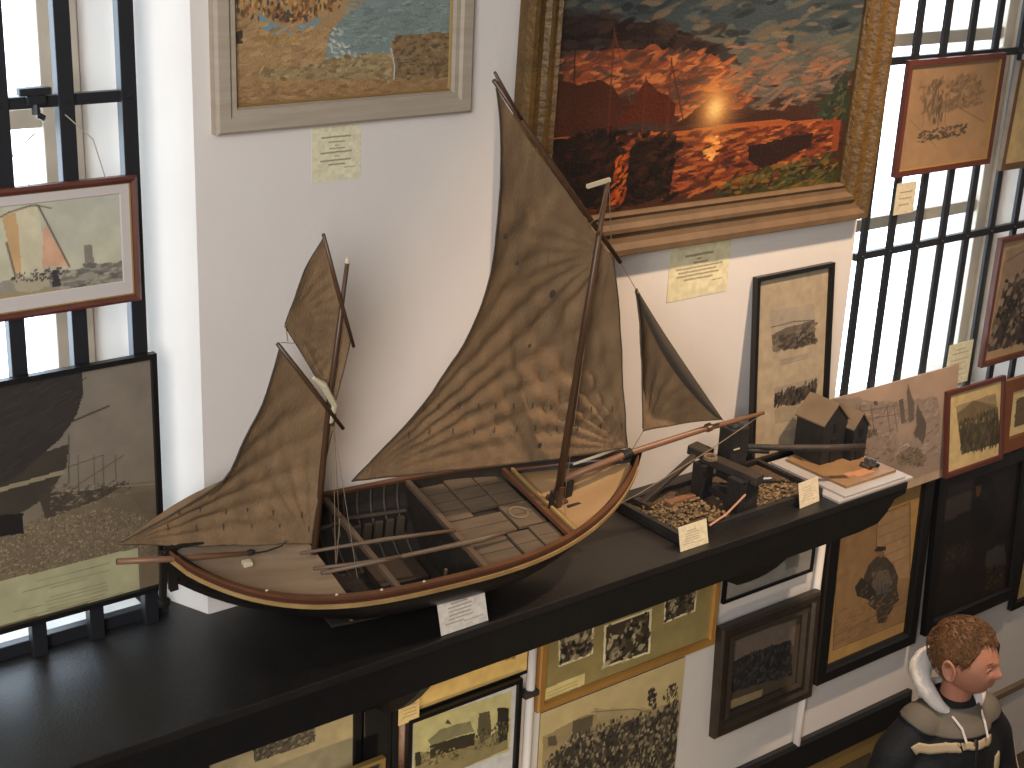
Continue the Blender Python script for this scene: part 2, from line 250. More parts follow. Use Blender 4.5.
# picture contents, traced on the flat sheets: u to the right, v upwards
ART = {
 'beach': [["g",[146,116,80],[156,128,92],0.05,7],["p",[112,124,118],[[0.617,1.041],[1.201,1.047],[0.988,0.513],[0.994,0.321],[0.721,0.32],[0.698,0.231],[0.531,0.225],[0.4,0.208],[0.415,0.347],[0.468,0.44],[0.591,0.512]],0.015,0],["d",[[124,134,128],[100,114,110],[116,124,114]],260,[[0.483,0.534],[0.997,0.513],[0.993,0.331],[0.721,0.32],[0.531,0.252],[0.453,0.345]],0.05,0.006,0.1,0.3],["d",[[185,180,165],[165,165,150]],60,[[0.408,0.4],[0.469,0.379],[0.516,0.253],[0.689,0.259],[0.706,0.222],[0.532,0.207],[0.4,0.208]],0.03,0.005,-0.5,0.6],["p",[95,105,110],[[0.011,1.036],[0.71,1.042],[0.589,0.737],[0.26,0.677],[0.005,0.652]],0.03,0],["d",[[150,95,45],[85,65,45],[170,120,60],[110,80,60],[60,60,60],[175,140,90]],420,[[0.019,0.652],[0.59,0.634],[0.468,0.483],[0.259,0.425],[0.172,0.446],[0.016,0.471]],0.03,0.01,1.4,0.5],["p",[135,110,55],[[0.107,0.433],[0.128,0.381],[0.2,0.352],[0.325,0.356],[0.258,0.308],[0.135,0.33],[0.096,0.353]],0.006,0],["p",[104,134,140],[[0.109,0.483],[0.157,0.427],[0.244,0.398],[0.333,0.421],[0.38,0.446],[0.35,0.382],[0.266,0.353],[0.164,0.369],[0.117,0.407]],0.001,0],["d",[[140,88,54],[90,62,44],[70,60,50]],40,[[0.158,0.489],[0.325,0.456],[0.31,0.419],[0.193,0.432]],0.02,0.008,0.2,0.8],["p",[70,55,45],[[0.015,0.405],[0.036,0.412],[0.042,0.328],[0.007,0.33]],0.01,0],["p",[122,98,68],[[0.721,0.329],[1.019,0.329],[0.992,0.074],[0.711,0.079]],0.01,0],["d",[[105,82,58],[135,112,78],[90,72,52],[125,105,80]],260,[[0.721,0.32],[1.011,0.32],[0.983,0.081],[0.716,0.084]],0.03,0.01,0.05,0.4],["p",[145,125,88],[[0.104,0.204],[0.332,0.196],[0.469,0.229],[0.69,0.241],[0.692,0.068],[0.486,0.073],[0.317,0.121],[0.111,0.147]],0.02,0],["d",[[152,136,98],[130,108,74],[118,96,66],[146,126,88]],220,[[0.104,0.204],[0.332,0.196],[0.469,0.229],[0.69,0.241],[0.692,0.068],[0.486,0.073],[0.317,0.121],[0.111,0.147]],0.04,0.012,0.1,0.5],["l",[175,178,172],0.006,[[0.702,0.258],[0.72,0.166],[0.718,0.093]]],["d",[[136,106,70],[150,120,82],[126,96,64],[145,112,74]],420,[[-0.017,0.138],[0.992,0.07],[0.977,-0.022],[-0.006,-0.009]],0.06,0.012,0.05,0.4],["d",[[156,124,86],[142,110,74],[162,132,90]],260,[[0.002,0.455],[0.408,0.382],[0.408,0.208],[0.112,0.195],[-0.005,-0.0]],0.05,0.01,0.3,0.5]],
 'sunset': [["g",[70,42,30],[52,58,58],0.06,5],["p",[84,86,78],[[0.534,0.626],[0.997,0.677],[1.03,0.443],[0.827,0.356],[0.605,0.427],[0.49,0.569]],0.05,0],["p",[60,68,70],[[-0.018,1.134],[0.998,1.168],[1.013,0.561],[0.587,0.599],[0.18,0.645],[0.005,0.708]],0.05,0],["d",[[50,58,60],[75,82,80],[95,92,78],[42,46,48],[110,95,75]],380,[[-0.012,1.033],[0.945,1.048],[1.008,0.497],[0.492,0.545],[0.006,0.698]],0.08,0.014,0.12,0.35],["d",[[45,35,32],[60,45,38],[36,28,26]],240,[[0.008,0.654],[0.319,0.614],[0.469,0.535],[0.5,0.46],[0.187,0.543],[0.014,0.544]],0.07,0.016,0.1,0.5],["p",[132,72,46],[[0.014,0.539],[0.187,0.543],[0.385,0.529],[0.604,0.433],[0.563,0.331],[0.403,0.311],[0.194,0.439],[0.018,0.466]],0.03,0],["d",[[172,92,52],[140,72,44],[186,112,64],[110,60,42],[86,54,42],[76,58,50]],420,[[0.003,0.545],[0.385,0.529],[0.629,0.449],[0.642,0.323],[0.417,0.298],[0.196,0.416],[0.008,0.456]],0.06,0.01,0.15,0.5],["d",[[120,96,78],[104,92,78],[146,98,68],[84,78,70]],220,[[0.541,0.554],[0.948,0.514],[0.969,0.356],[0.698,0.292],[0.556,0.406]],0.07,0.01,0.12,0.4],["p",[70,38,26],[[-0.003,0.468],[0.127,0.445],[0.233,0.377],[0.24,0.282],[-0.004,0.287]],0.02,0],["p",[78,36,22],[[0.193,0.287],[0.28,0.437],[0.376,0.351],[0.369,0.291]],0.015,0],["p",[60,36,28],[[0.37,0.279],[0.484,0.37],[0.51,0.362],[0.467,0.286]],0.01,0],["p",[64,40,32],[[0.568,0.281],[0.697,0.305],[0.837,0.271],[0.841,0.244]],0.01,0],["p",[52,56,46],[[0.865,0.274],[0.96,0.422],[1.005,0.246],[0.927,0.234]],0.02,0],["p",[166,86,44],[[-0.004,0.282],[0.359,0.262],[0.621,0.269],[0.954,0.251],[0.957,0.224],[0.625,0.23],[0.361,0.231],[-0.002,0.253]],0.008,0],["p",[116,56,36],[[-0.008,0.253],[0.361,0.237],[0.971,0.229],[0.97,0.128],[0.889,0.085],[0.143,0.018],[0.003,0.041]],0.02,0],["d",[[158,80,40],[104,48,32],[184,106,52],[76,38,28],[140,66,38],[60,34,26],[90,50,34]],900,[[-0.009,0.277],[0.36,0.249],[0.969,0.243],[0.979,0.059],[0.143,0.018],[0.003,0.041]],0.05,0.008,0.1,0.25],["o",[215,150,80],[0.507,0.325],0.075],["o",[245,205,130],[0.508,0.327],0.03],["d",[[240,170,90],[220,130,60]],40,[[0.485,0.228],[0.535,0.228],[0.53,0.147],[0.493,0.139]],0.03,0.006,0.1,0.2],["p",[38,26,22],[[0.007,0.275],[0.061,0.274],[0.187,0.294],[0.211,0.201],[0.207,0.081],[0.154,0.016],[0.052,0.045]],0.012,0],["p",[40,26,20],[[0.239,0.216],[0.266,0.243],[0.39,0.246],[0.394,0.128],[0.39,0.028],[0.246,0.032]],0.012,0],["p",[48,30,24],[[0.631,0.178],[0.763,0.194],[0.866,0.205],[0.866,0.155],[0.773,0.114],[0.706,0.097],[0.637,0.119]],0.012,0],["p",[40,34,24],[[0.791,0.072],[0.931,0.093],[0.93,0.039],[0.839,0.025]],0.012,0],["p",[60,60,32],[[0.541,0.03],[0.837,0.038],[0.99,0.085],[0.988,-0.011],[0.599,-0.025]],0.02,0],["d",[[85,82,42],[60,58,30],[120,90,40],[48,40,28]],260,[[0.589,0.074],[0.97,0.128],[0.988,-0.011],[0.546,-0.016]],0.04,0.008,0.15,0.5],["d",[[26,20,18],[60,34,24],[34,26,22]],200,[[0.007,0.275],[0.193,0.287],[0.391,0.239],[0.39,0.028],[0.154,0.016],[0.028,0.085]],0.05,0.012,0.3,0.8],["d",[[190,90,35],[150,64,28]],60,[[0.205,0.202],[0.24,0.198],[0.246,0.032],[0.199,0.039]],0.02,0.006,0.8,0.6],["l",[60,38,30],0.004,[[0.054,0.552],[0.068,0.296]]],["l",[95,48,28],0.004,[[0.164,0.614],[0.172,0.272]]],["l",[95,48,28],0.004,[[0.273,0.449],[0.278,0.265]]],["l",[95,48,28],0.004,[[0.347,0.508],[0.357,0.244]]],["l",[110,55,30],0.003,[[0.164,0.601],[0.234,0.365]]],["l",[70,40,28],0.003,[[0.348,0.496],[0.404,0.299]]],["p",[140,66,36],[[0.937,0.293],[0.97,0.29],[0.977,0.128],[0.951,0.138]],0.005,0],["d",[[50,60,40],[80,80,50],[40,46,34]],60,[[0.874,0.313],[0.971,0.395],[0.991,0.247],[0.896,0.251]],0.02,0.01,0.5,0.8]],
 'water': [["g",[170,162,132],[158,156,140],0.05,3],["p",[128,122,108],[[-0.137,0.177],[0.187,0.249],[0.366,0.293],[0.572,0.292],[0.678,0.297],[0.936,0.311],[0.95,0.123],[0.636,0.12],[-0.14,0.118]],0.02,0],["p",[140,122,86],[[-0.139,0.138],[0.184,0.189],[0.406,0.16],[0.579,0.156],[0.95,0.134],[0.946,0.006],[-0.148,-0.019]],0.02,0],["d",[[105,98,88],[140,132,112],[90,84,76]],140,[[0.366,0.283],[0.678,0.297],[0.936,0.307],[0.938,0.137],[0.637,0.151]],0.05,0.012,0,0.3],["p",[176,166,138],[[0.344,0.82],[0.434,0.854],[0.525,0.871],[0.547,0.544],[0.528,0.345],[0.424,0.33],[0.396,0.337]],0.006,0],["p",[172,140,98],[[0.349,0.809],[0.422,0.843],[0.43,0.328],[0.396,0.327]],0.008,0],["p",[180,140,112],[[0.546,0.666],[0.558,0.704],[0.667,0.331],[0.574,0.354],[0.527,0.335]],0.006,0],["l",[84,70,60],0.006,[[0.344,0.814],[0.389,0.844],[0.491,0.878],[0.525,0.875]]],["l",[84,70,60],0.005,[[0.519,0.877],[0.592,0.838]]],["l",[80,68,60],0.008,[[0.53,0.87],[0.665,0.332]]],["l",[100,84,70],0.01,[[0.366,0.596],[0.396,0.316]]],["p",[150,140,116],[[0.378,0.301],[0.56,0.275],[0.562,0.181],[0.463,0.156],[0.396,0.184]],0.01,0],["d",[[70,62,56],[110,95,80],[60,54,50]],70,[[0.374,0.342],[0.644,0.337],[0.66,0.291],[0.564,0.233],[0.377,0.27]],0.02,0.008,0.2,0.7],["p",[55,50,50],[[0.579,0.311],[0.598,0.311],[0.621,0.187],[0.573,0.168]],0.006,0],["p",[120,110,98],[[0.743,0.499],[0.781,0.501],[0.791,0.321],[0.744,0.323]],0.006,0],["p",[92,88,82],[[0.732,0.336],[0.809,0.327],[0.796,0.289],[0.749,0.294]],0.006,0]],
 'poster': [["g",[104,92,76],[112,103,90],0.04,4],["p",[100,86,66],[[-0.991,0.555],[-0.145,0.476],[0.343,0.384],[0.524,0.433],[1.015,0.429],[1.03,-0.192],[-1.097,-0.165]],0.004,0],["d",[[118,104,80],[80,68,52],[135,120,94],[92,78,60]],2600,[[-0.458,0.403],[0.343,0.384],[0.524,0.433],[1.022,0.368],[1.011,0.106],[0.329,0.206],[-0.482,0.196]],0.008,0.005,0.1,0.8],["p",[96,84,66],[[0.709,0.464],[0.88,0.481],[1.016,0.469],[1.009,0.301],[0.875,0.364]],0.01,0],["p",[56,50,42],[[-0.269,0.753],[0.47,0.68],[0.65,0.705],[0.635,0.615],[0.565,0.518],[0.455,0.469],[-0.301,0.465]],0.006,0],["p",[128,116,90],[[0.359,0.59],[0.625,0.604],[0.63,0.588],[0.357,0.571]],0.002,0],["p",[62,54,45],[[0.512,0.53],[0.647,0.508],[0.881,0.485],[0.726,0.44],[0.541,0.419]],0.006,0],["l",[150,138,110],0.004,[[0.62,0.514],[0.739,0.495]]],["p",[46,42,38],[[-0.892,1.225],[-0.083,1.085],[0.39,0.998],[0.722,1.0],[0.719,0.895],[0.693,0.826],[0.615,0.732],[0.467,0.635],[0.359,0.59],[-0.286,0.601]],0.006,0],["d",[[52,47,42],[40,37,34]],120,[[0.389,0.986],[0.712,0.988],[0.694,0.845],[0.468,0.653],[0.361,0.622]],0.08,0.004,0.35,0.1],["p",[30,27,25],[[0.35,0.476],[0.455,0.469],[0.448,0.376],[0.343,0.384]],0.01,0],["l",[46,40,36],0.006,[[0.664,0.795],[0.818,0.829]]],["l",[60,52,44],0.004,[[0.652,0.742],[0.64,0.538]]],["l",[74,66,56],0.0035,[[0.683,0.651],[0.678,0.5]]],["l",[74,66,56],0.0035,[[0.747,0.637],[0.742,0.485]]],["l",[74,66,56],0.0035,[[0.784,0.629],[0.779,0.476]]],["l",[74,66,56],0.0035,[[0.834,0.618],[0.83,0.464]]],["l",[70,60,50],0.003,[[0.676,0.529],[0.868,0.61]]],["l",[70,60,50],0.003,[[0.589,0.606],[0.784,0.629]]],["p",[90,78,62],[[0.878,0.442],[1.014,0.42],[1.01,0.311],[0.932,0.35]],0.01,0],["l",[130,118,92],0.004,[[0.833,0.483],[1.016,0.453]]],["d",[[66,58,48],[120,106,84],[80,70,56]],160,[[0.568,0.555],[0.9,0.496],[0.878,0.442],[0.559,0.424]],0.02,0.005,0.2,0.5],["p",[148,142,108],[[-1.029,0.3],[0.329,0.202],[0.91,0.195],[0.907,0.002],[0.315,0.015],[-1.072,0.003]],0.0005,0],["l",[104,98,74],0.0022,[[0.487,0.162],[0.787,0.158]]],["l",[104,98,74],0.0022,[[0.431,0.132],[0.785,0.128]]],["l",[104,98,74],0.0022,[[0.537,0.078],[0.763,0.077]]],["l",[104,98,74],0.0022,[[0.517,0.064],[0.772,0.059]]],["l",[104,98,74],0.0022,[[0.52,0.047],[0.773,0.044]]],["l",[104,98,74],0.0022,[[0.524,0.03],[0.761,0.025]]],["l",[104,98,74],0.0022,[[0.529,0.014],[0.764,0.01]]],["l",[104,98,74],0.0022,[[0.441,0.023],[0.838,0.011]]],["l",[104,98,74],0.0022,[[0.39,0.058],[0.507,0.051]]],["l",[104,98,74],0.0022,[[0.539,0.117],[0.689,0.115]]]],
 'tall': [["p",[188,168,138],[[-0.05,-0.05],[1.05,-0.05],[1.05,1.05],[-0.05,1.05]],0.0,0],["p",[176,160,138],[[0.182,0.823],[0.803,0.806],[0.849,0.576],[0.245,0.588]],0.002,0],["p",[110,98,84],[[0.219,0.683],[0.419,0.707],[0.82,0.712],[0.849,0.576],[0.245,0.588]],0.01,0],["d",[[70,62,54],[130,116,98],[66,58,50],[100,88,74]],90,[[0.224,0.667],[0.575,0.692],[0.825,0.696],[0.849,0.576],[0.245,0.588]],0.09,0.03,0.2,0.4],["d",[[44,40,38],[60,54,48]],40,[[0.568,0.65],[0.825,0.657],[0.848,0.579],[0.585,0.589]],0.03,0.015,1.4,0.4],["l",[60,52,46],0.006,[[0.208,0.727],[0.526,0.731],[0.82,0.712]]],["p",[180,164,140],[[0.333,0.541],[0.775,0.536],[0.778,0.496],[0.363,0.499]],0.002,0],["l",[140,124,106],0.006,[[0.363,0.527],[0.737,0.53]]],["l",[140,124,106],0.006,[[0.366,0.516],[0.741,0.519]]],["l",[140,124,106],0.006,[[0.369,0.504],[0.744,0.507]]],["p",[172,154,130],[[0.281,0.382],[0.891,0.381],[0.909,0.267],[0.303,0.27]],0.002,0],["p",[84,74,64],[[0.296,0.326],[0.521,0.341],[0.888,0.35],[0.898,0.276],[0.506,0.255],[0.308,0.282]],0.02,0],["d",[[60,52,48],[40,36,36],[110,96,82],[80,70,60]],90,[[0.292,0.342],[0.516,0.357],[0.883,0.366],[0.902,0.265],[0.508,0.247],[0.309,0.277]],0.07,0.03,1.3,0.5],["p",[168,152,122],[[0.296,0.255],[0.76,0.251],[0.768,0.153],[0.318,0.173]],0.002,0],["l",[150,134,110],0.006,[[0.43,0.111],[0.782,0.106]]],["l",[150,134,110],0.006,[[0.434,0.096],[0.786,0.091]]],["l",[150,134,110],0.006,[[0.438,0.081],[0.79,0.076]]]],
 'sketch': [["g",[150,118,84],[140,110,80],0.04,4],["d",[[116,92,66],[124,98,70],[104,84,62]],200,[[0.113,0.827],[0.797,0.859],[0.884,0.57],[0.568,0.54],[0.233,0.484]],0.07,0.022,0.6,1.2],["d",[[88,72,58],[76,62,50]],60,[[0.266,0.814],[0.387,0.803],[0.434,0.4],[0.329,0.412]],0.06,0.008,1.5,0.3],["d",[[74,62,50],[60,52,44]],80,[[0.166,0.369],[0.737,0.381],[0.753,0.285],[0.2,0.258]],0.05,0.012,0.15,0.3],["l",[84,68,54],0.004,[[0.214,0.607],[0.228,0.408]]],["l",[84,68,54],0.004,[[0.437,0.707],[0.47,0.396]]],["l",[84,68,54],0.004,[[0.783,0.736],[0.847,0.574]]],["l",[84,68,54],0.004,[[0.173,0.762],[0.312,0.414]]],["l",[84,68,54],0.004,[[0.563,0.571],[0.918,0.377]]],["l",[104,84,62],0.003,[[0.082,0.485],[0.14,0.433],[0.417,0.184]]]],
 'market': [["p",[150,124,92],[[-0.05,-0.05],[1.05,-0.05],[1.05,1.05],[-0.05,1.05]],0.0,0],["p",[124,104,84],[[0.082,0.926],[0.701,0.966],[1.223,0.927],[1.345,0.127],[0.045,0.093]],0.002,0],["p",[60,50,42],[[0.13,0.632],[1.263,0.788],[1.469,0.07],[0.049,0.075]],0.01,0],["d",[[40,34,30],[90,76,62],[60,52,44],[130,112,92],[30,26,24]],300,[[0.122,0.665],[1.273,0.753],[1.469,0.07],[0.045,0.093]],0.09,0.045,1.2,0.7],["d",[[150,130,110],[120,100,84]],50,[[0.097,0.573],[0.802,0.591],[0.798,0.223],[0.104,0.246]],0.02,0.02,0.3,0.8],["l",[80,66,54],0.008,[[0.106,0.827],[0.329,0.89],[0.728,0.865]]]],
 'green': [["p",[196,170,118],[[-0.05,-0.05],[1.05,-0.05],[1.05,1.05],[-0.05,1.05]],0.0,0],["p",[130,112,82],[[0.138,0.829],[0.887,0.844],[1.042,0.178],[0.277,0.179]],0.002,0],["p",[150,130,96],[[0.138,0.829],[0.887,0.844],[0.923,0.688],[0.491,0.832],[0.163,0.711]],0.003,0],["p",[112,94,66],[[0.16,0.728],[0.468,0.837],[0.932,0.653],[0.956,0.549],[0.189,0.592]],0.006,0],["p",[74,66,48],[[0.203,0.524],[0.964,0.514],[1.046,0.16],[0.275,0.186]],0.01,0],["d",[[70,62,44],[56,50,36],[92,82,58],[64,57,40]],260,[[0.182,0.626],[0.94,0.619],[1.046,0.16],[0.275,0.186]],0.09,0.03,1.4,0.4]],
 'quarry': [["g",[128,110,94],[150,126,106],0.03,3],["p",[126,110,98],[[-0.227,1.035],[0.214,0.963],[0.328,0.881],[0.565,0.803],[0.836,0.761],[0.926,0.119],[-0.16,0.35]],0.02,0],["d",[[116,100,88],[140,122,106],[106,92,80],[130,114,98]],420,[[-0.101,0.979],[0.328,0.881],[0.836,0.761],[0.911,0.222],[-0.044,0.425]],0.05,0.01,0.15,0.8],["p",[88,77,68],[[0.58,0.875],[0.587,0.95],[0.62,0.855],[0.648,0.76],[0.658,0.616],[0.615,0.608]],0.008,0],["p",[80,70,62],[[0.669,0.66],[0.675,0.751],[0.711,0.661],[0.756,0.535],[0.761,0.438],[0.742,0.357],[0.695,0.446],[0.675,0.437],[0.661,0.49],[0.68,0.562]],0.012,0],["p",[84,74,64],[[0.52,0.833],[0.554,0.838],[0.59,0.609],[0.556,0.605]],0.008,0],["p",[134,114,96],[[0.494,0.611],[0.663,0.583],[0.64,0.434],[0.541,0.454]],0.01,0],["p",[108,94,80],[[0.529,0.332],[0.647,0.384],[0.779,0.239],[0.745,0.171],[0.554,0.243]],0.02,0],["d",[[80,70,58],[112,96,78]],90,[[0.529,0.332],[0.647,0.384],[0.779,0.239],[0.745,0.171],[0.554,0.243]],0.03,0.008,0.2,0.8],["l",[84,72,62],0.005,[[0.223,0.886],[0.261,0.646]]],["l",[84,72,62],0.005,[[0.304,0.859],[0.343,0.617]]],["l",[84,72,62],0.005,[[0.428,0.818],[0.469,0.573]]],["l",[84,72,62],0.005,[[0.484,0.799],[0.526,0.553]]],["l",[90,76,64],0.004,[[0.217,0.828],[0.526,0.785]]],["l",[90,76,64],0.004,[[0.226,0.75],[0.537,0.705]]],["p",[74,64,56],[[0.328,0.881],[0.355,0.875],[0.359,0.841],[0.332,0.847]],0.004,0],["d",[[70,60,54],[88,76,66]],60,[[0.25,0.65],[0.358,0.628],[0.378,0.575],[0.257,0.587]],0.02,0.01,1.2,0.6],["p",[150,128,108],[[-0.05,-0.05],[1.05,-0.05],[1.05,0.075],[-0.05,0.075]],0.001,0]],
 'printp': [["p",[160,126,76],[[-0.05,-0.05],[1.05,-0.05],[1.05,1.05],[-0.05,1.05]],0.0,0],["p",[134,104,70],[[0.016,0.859],[0.877,0.879],[1.057,0.082],[0.082,0.091]],0.001,0],["p",[150,120,86],[[0.453,0.869],[0.854,0.867],[0.99,0.367],[0.55,0.458]],0.004,0],["l",[104,80,60],0.005,[[0.483,0.797],[0.861,0.806]]],["l",[104,80,60],0.005,[[0.502,0.729],[0.882,0.737]]],["l",[104,80,60],0.005,[[0.521,0.66],[0.902,0.668]]],["l",[104,80,60],0.005,[[0.539,0.591],[0.922,0.598]]],["l",[104,80,60],0.005,[[0.558,0.522],[0.943,0.527]]],["l",[84,64,50],0.008,[[0.464,0.867],[0.503,0.631]]],["p",[70,60,50],[[0.51,0.603],[0.606,0.594],[0.746,0.506],[0.841,0.398],[0.833,0.315],[0.726,0.296],[0.526,0.353],[0.416,0.417],[0.375,0.494],[0.417,0.567]],0.012,0],["p",[96,84,70],[[0.483,0.513],[0.672,0.488],[0.77,0.385],[0.674,0.349],[0.504,0.399]],0.012,0],["p",[52,46,40],[[0.343,0.501],[0.511,0.411],[0.59,0.311],[0.481,0.329],[0.323,0.382],[0.273,0.456]],0.012,0],["p",[78,76,72],[[0.542,0.41],[0.682,0.397],[0.777,0.322],[0.736,0.28],[0.588,0.317]],0.01,0],["p",[62,54,46],[[0.503,0.344],[0.825,0.323],[0.884,0.248],[0.8,0.204],[0.736,0.125],[0.626,0.141],[0.592,0.227],[0.467,0.305]],0.014,0],["p",[120,88,64],[[0.506,0.658],[0.581,0.648],[0.614,0.604],[0.578,0.584],[0.52,0.606]],0.004,0],["p",[50,44,40],[[0.467,0.649],[0.513,0.67],[0.622,0.648],[0.619,0.625],[0.523,0.633]],0.004,0],["d",[[60,54,46],[50,47,43],[104,90,72],[84,82,76]],70,[[0.464,0.585],[0.686,0.535],[0.838,0.37],[0.795,0.239],[0.687,0.15],[0.55,0.264],[0.347,0.404]],0.05,0.014,1.0,0.9],["d",[[110,86,60],[140,112,78]],130,[[0.07,0.341],[0.97,0.286],[1.024,0.104],[0.101,0.114]],0.06,0.008,0.25,0.3],["l",[90,70,52],0.006,[[0.071,0.177],[1.0,0.223]]],["l",[70,58,40],0.006,[[0.0,0.862],[0.875,0.885],[1.064,0.077],[0.083,0.085],[0.0,0.862]]]],
 'dark': [["p",[26,22,20],[[-0.05,-0.05],[1.05,-0.05],[1.05,1.05],[-0.05,1.05]],0.0,0],["p",[44,38,34],[[-0.02,1.04],[0.379,1.025],[0.368,0.754],[0.064,0.719]],0.02,0],["p",[18,16,16],[[0.39,0.989],[0.602,0.963],[0.736,0.708],[0.673,0.51],[0.567,0.464],[0.394,0.662]],0.01,0],["p",[70,48,26],[[0.41,0.917],[0.485,0.91],[0.477,0.834],[0.436,0.826]],0.01,0],["d",[[50,40,24],[64,52,26],[36,30,22]],90,[[0.665,0.226],[0.911,0.22],[0.981,-0.019],[0.688,0.037]],0.03,0.015,0.5,0.8],["d",[[44,36,28],[34,30,26],[52,42,26]],120,[[0.082,0.543],[0.441,0.494],[0.462,0.311],[0.14,0.32]],0.04,0.012,0.6,0.8],["p",[46,44,38],[[0.653,0.372],[0.897,0.369],[0.95,0.192],[0.659,0.245]],0.02,0]],
 'collage': [["p",[134,118,74],[[-0.05,-0.05],[1.05,-0.05],[1.05,1.05],[-0.05,1.05]],0.0,0],["p",[205,190,150],[[0.066,0.611],[0.269,0.602],[0.276,0.262],[0.083,0.258]],0.0005,0],["p",[60,52,40],[[0.077,0.594],[0.259,0.585],[0.266,0.28],[0.092,0.275]],0.0005,0],["d",[[34,30,26],[44,40,34],[80,70,52],[150,136,104],[170,156,120]],34,[[0.077,0.594],[0.259,0.585],[0.266,0.28],[0.092,0.275]],0.055,0.03,0.8,1.2],["d",[[34,30,26],[110,98,74],[164,150,116],[80,70,52]],60,[[0.077,0.594],[0.259,0.585],[0.266,0.28],[0.092,0.275]],0.025,0.016,0.8,1.2],["p",[205,190,150],[[0.331,0.478],[0.615,0.477],[0.628,0.074],[0.342,0.1]],0.0005,0],["p",[60,52,40],[[0.345,0.458],[0.601,0.458],[0.613,0.095],[0.355,0.118]],0.0005,0],["d",[[34,30,26],[44,40,34],[80,70,52],[150,136,104],[170,156,120]],34,[[0.345,0.458],[0.601,0.458],[0.613,0.095],[0.355,0.118]],0.055,0.03,0.8,1.2],["d",[[34,30,26],[110,98,74],[164,150,116],[80,70,52]],60,[[0.345,0.458],[0.601,0.458],[0.613,0.095],[0.355,0.118]],0.025,0.016,0.8,1.2],["p",[205,190,150],[[0.685,0.641],[0.894,0.681],[0.897,0.307],[0.698,0.299]],0.0005,0],["p",[60,52,40],[[0.696,0.626],[0.884,0.661],[0.886,0.325],[0.707,0.317]],0.0005,0],["d",[[34,30,26],[44,40,34],[80,70,52],[150,136,104],[170,156,120]],34,[[0.696,0.626],[0.884,0.661],[0.886,0.325],[0.707,0.317]],0.055,0.03,0.8,1.2],["d",[[34,30,26],[110,98,74],[164,150,116],[80,70,52]],60,[[0.696,0.626],[0.884,0.661],[0.886,0.325],[0.707,0.317]],0.025,0.016,0.8,1.2],["p",[205,190,150],[[0.333,0.631],[0.612,0.668],[0.617,0.57],[0.336,0.561]],0.0005,0],["p",[60,52,40],[[0.347,0.629],[0.598,0.662],[0.603,0.574],[0.35,0.566]],0.0005,0],["d",[[34,30,26],[44,40,34],[80,70,52],[150,136,104],[170,156,120]],34,[[0.347,0.629],[0.598,0.662],[0.603,0.574],[0.35,0.566]],0.055,0.03,0.8,1.2],["d",[[34,30,26],[110,98,74],[164,150,116],[80,70,52]],60,[[0.347,0.629],[0.598,0.662],[0.603,0.574],[0.35,0.566]],0.025,0.016,0.8,1.2],["p",[200,180,120],[[-0.014,0.112],[0.24,0.123],[0.239,0.019],[-0.01,-0.009]],0.0005,0],["l",[150,132,86],0.004,[[0.028,0.068],[0.197,0.076]]],["l",[150,132,86],0.004,[[0.029,0.04],[0.198,0.047]]],["l",[150,132,86],0.004,[[0.03,0.011],[0.199,0.018]]]],
 'group': [["p",[66,56,46],[[-0.05,-0.05],[1.05,-0.05],[1.05,1.05],[-0.05,1.05]],0.0,0],["p",[92,80,70],[[-0.06,0.997],[0.926,0.929],[0.918,0.567],[-0.025,0.682]],0.01,0],["p",[36,34,34],[[-0.025,0.682],[0.372,0.701],[0.868,0.655],[0.939,0.135],[-0.051,0.284]],0.015,0],["d",[[28,28,30],[60,56,52],[46,44,44]],260,[[-0.047,0.724],[0.372,0.701],[0.87,0.637],[0.939,0.135],[-0.051,0.284]],0.06,0.035,1.3,0.5],["p",[124,108,76],[[-0.073,0.155],[0.513,0.116],[0.504,0.007],[-0.06,0.039]],0.001,0]],
 'barn': [["p",[178,176,172],[[-0.05,-0.05],[1.05,-0.05],[1.05,1.05],[-0.05,1.05]],0.0,0],["p",[172,162,112],[[0.03,0.984],[0.948,0.926],[0.955,0.236],[0.494,0.249],[0.042,0.316]],0.001,0],["p",[124,112,76],[[0.046,0.611],[0.601,0.521],[0.927,0.456],[0.94,0.27],[0.494,0.249],[0.052,0.311]],0.006,0],["p",[116,110,78],[[0.163,0.722],[0.272,0.788],[0.403,0.784],[0.555,0.757],[0.598,0.623],[0.407,0.646],[0.201,0.64]],0.004,0],["p",[52,46,34],[[0.183,0.65],[0.407,0.641],[0.608,0.605],[0.603,0.47],[0.186,0.512]],0.008,0],["p",[76,68,50],[[0.317,0.839],[0.344,0.875],[0.374,0.811],[0.403,0.784]],0.004,0],["p",[82,74,54],[[0.627,0.608],[0.63,0.806],[0.747,0.786],[0.767,0.486],[0.661,0.465]],0.012,0],["p",[44,40,32],[[0.815,0.79],[0.929,0.739],[0.93,0.378],[0.84,0.372]],0.01,0],["d",[[50,44,34],[84,76,54],[110,100,66]],160,[[0.598,0.623],[0.91,0.617],[0.931,0.351],[0.604,0.418]],0.03,0.012,1.4,0.5],["d",[[64,56,40],[140,124,76],[90,80,54]],90,[[0.055,0.606],[0.183,0.637],[0.41,0.519],[0.529,0.356],[0.058,0.481]],0.03,0.012,0.3,0.8],["p",[52,48,36],[[0.045,0.635],[0.091,0.636],[0.113,0.477],[0.058,0.481]],0.01,0],["l",[90,80,54],0.004,[[0.487,0.479],[0.683,0.377]]]],
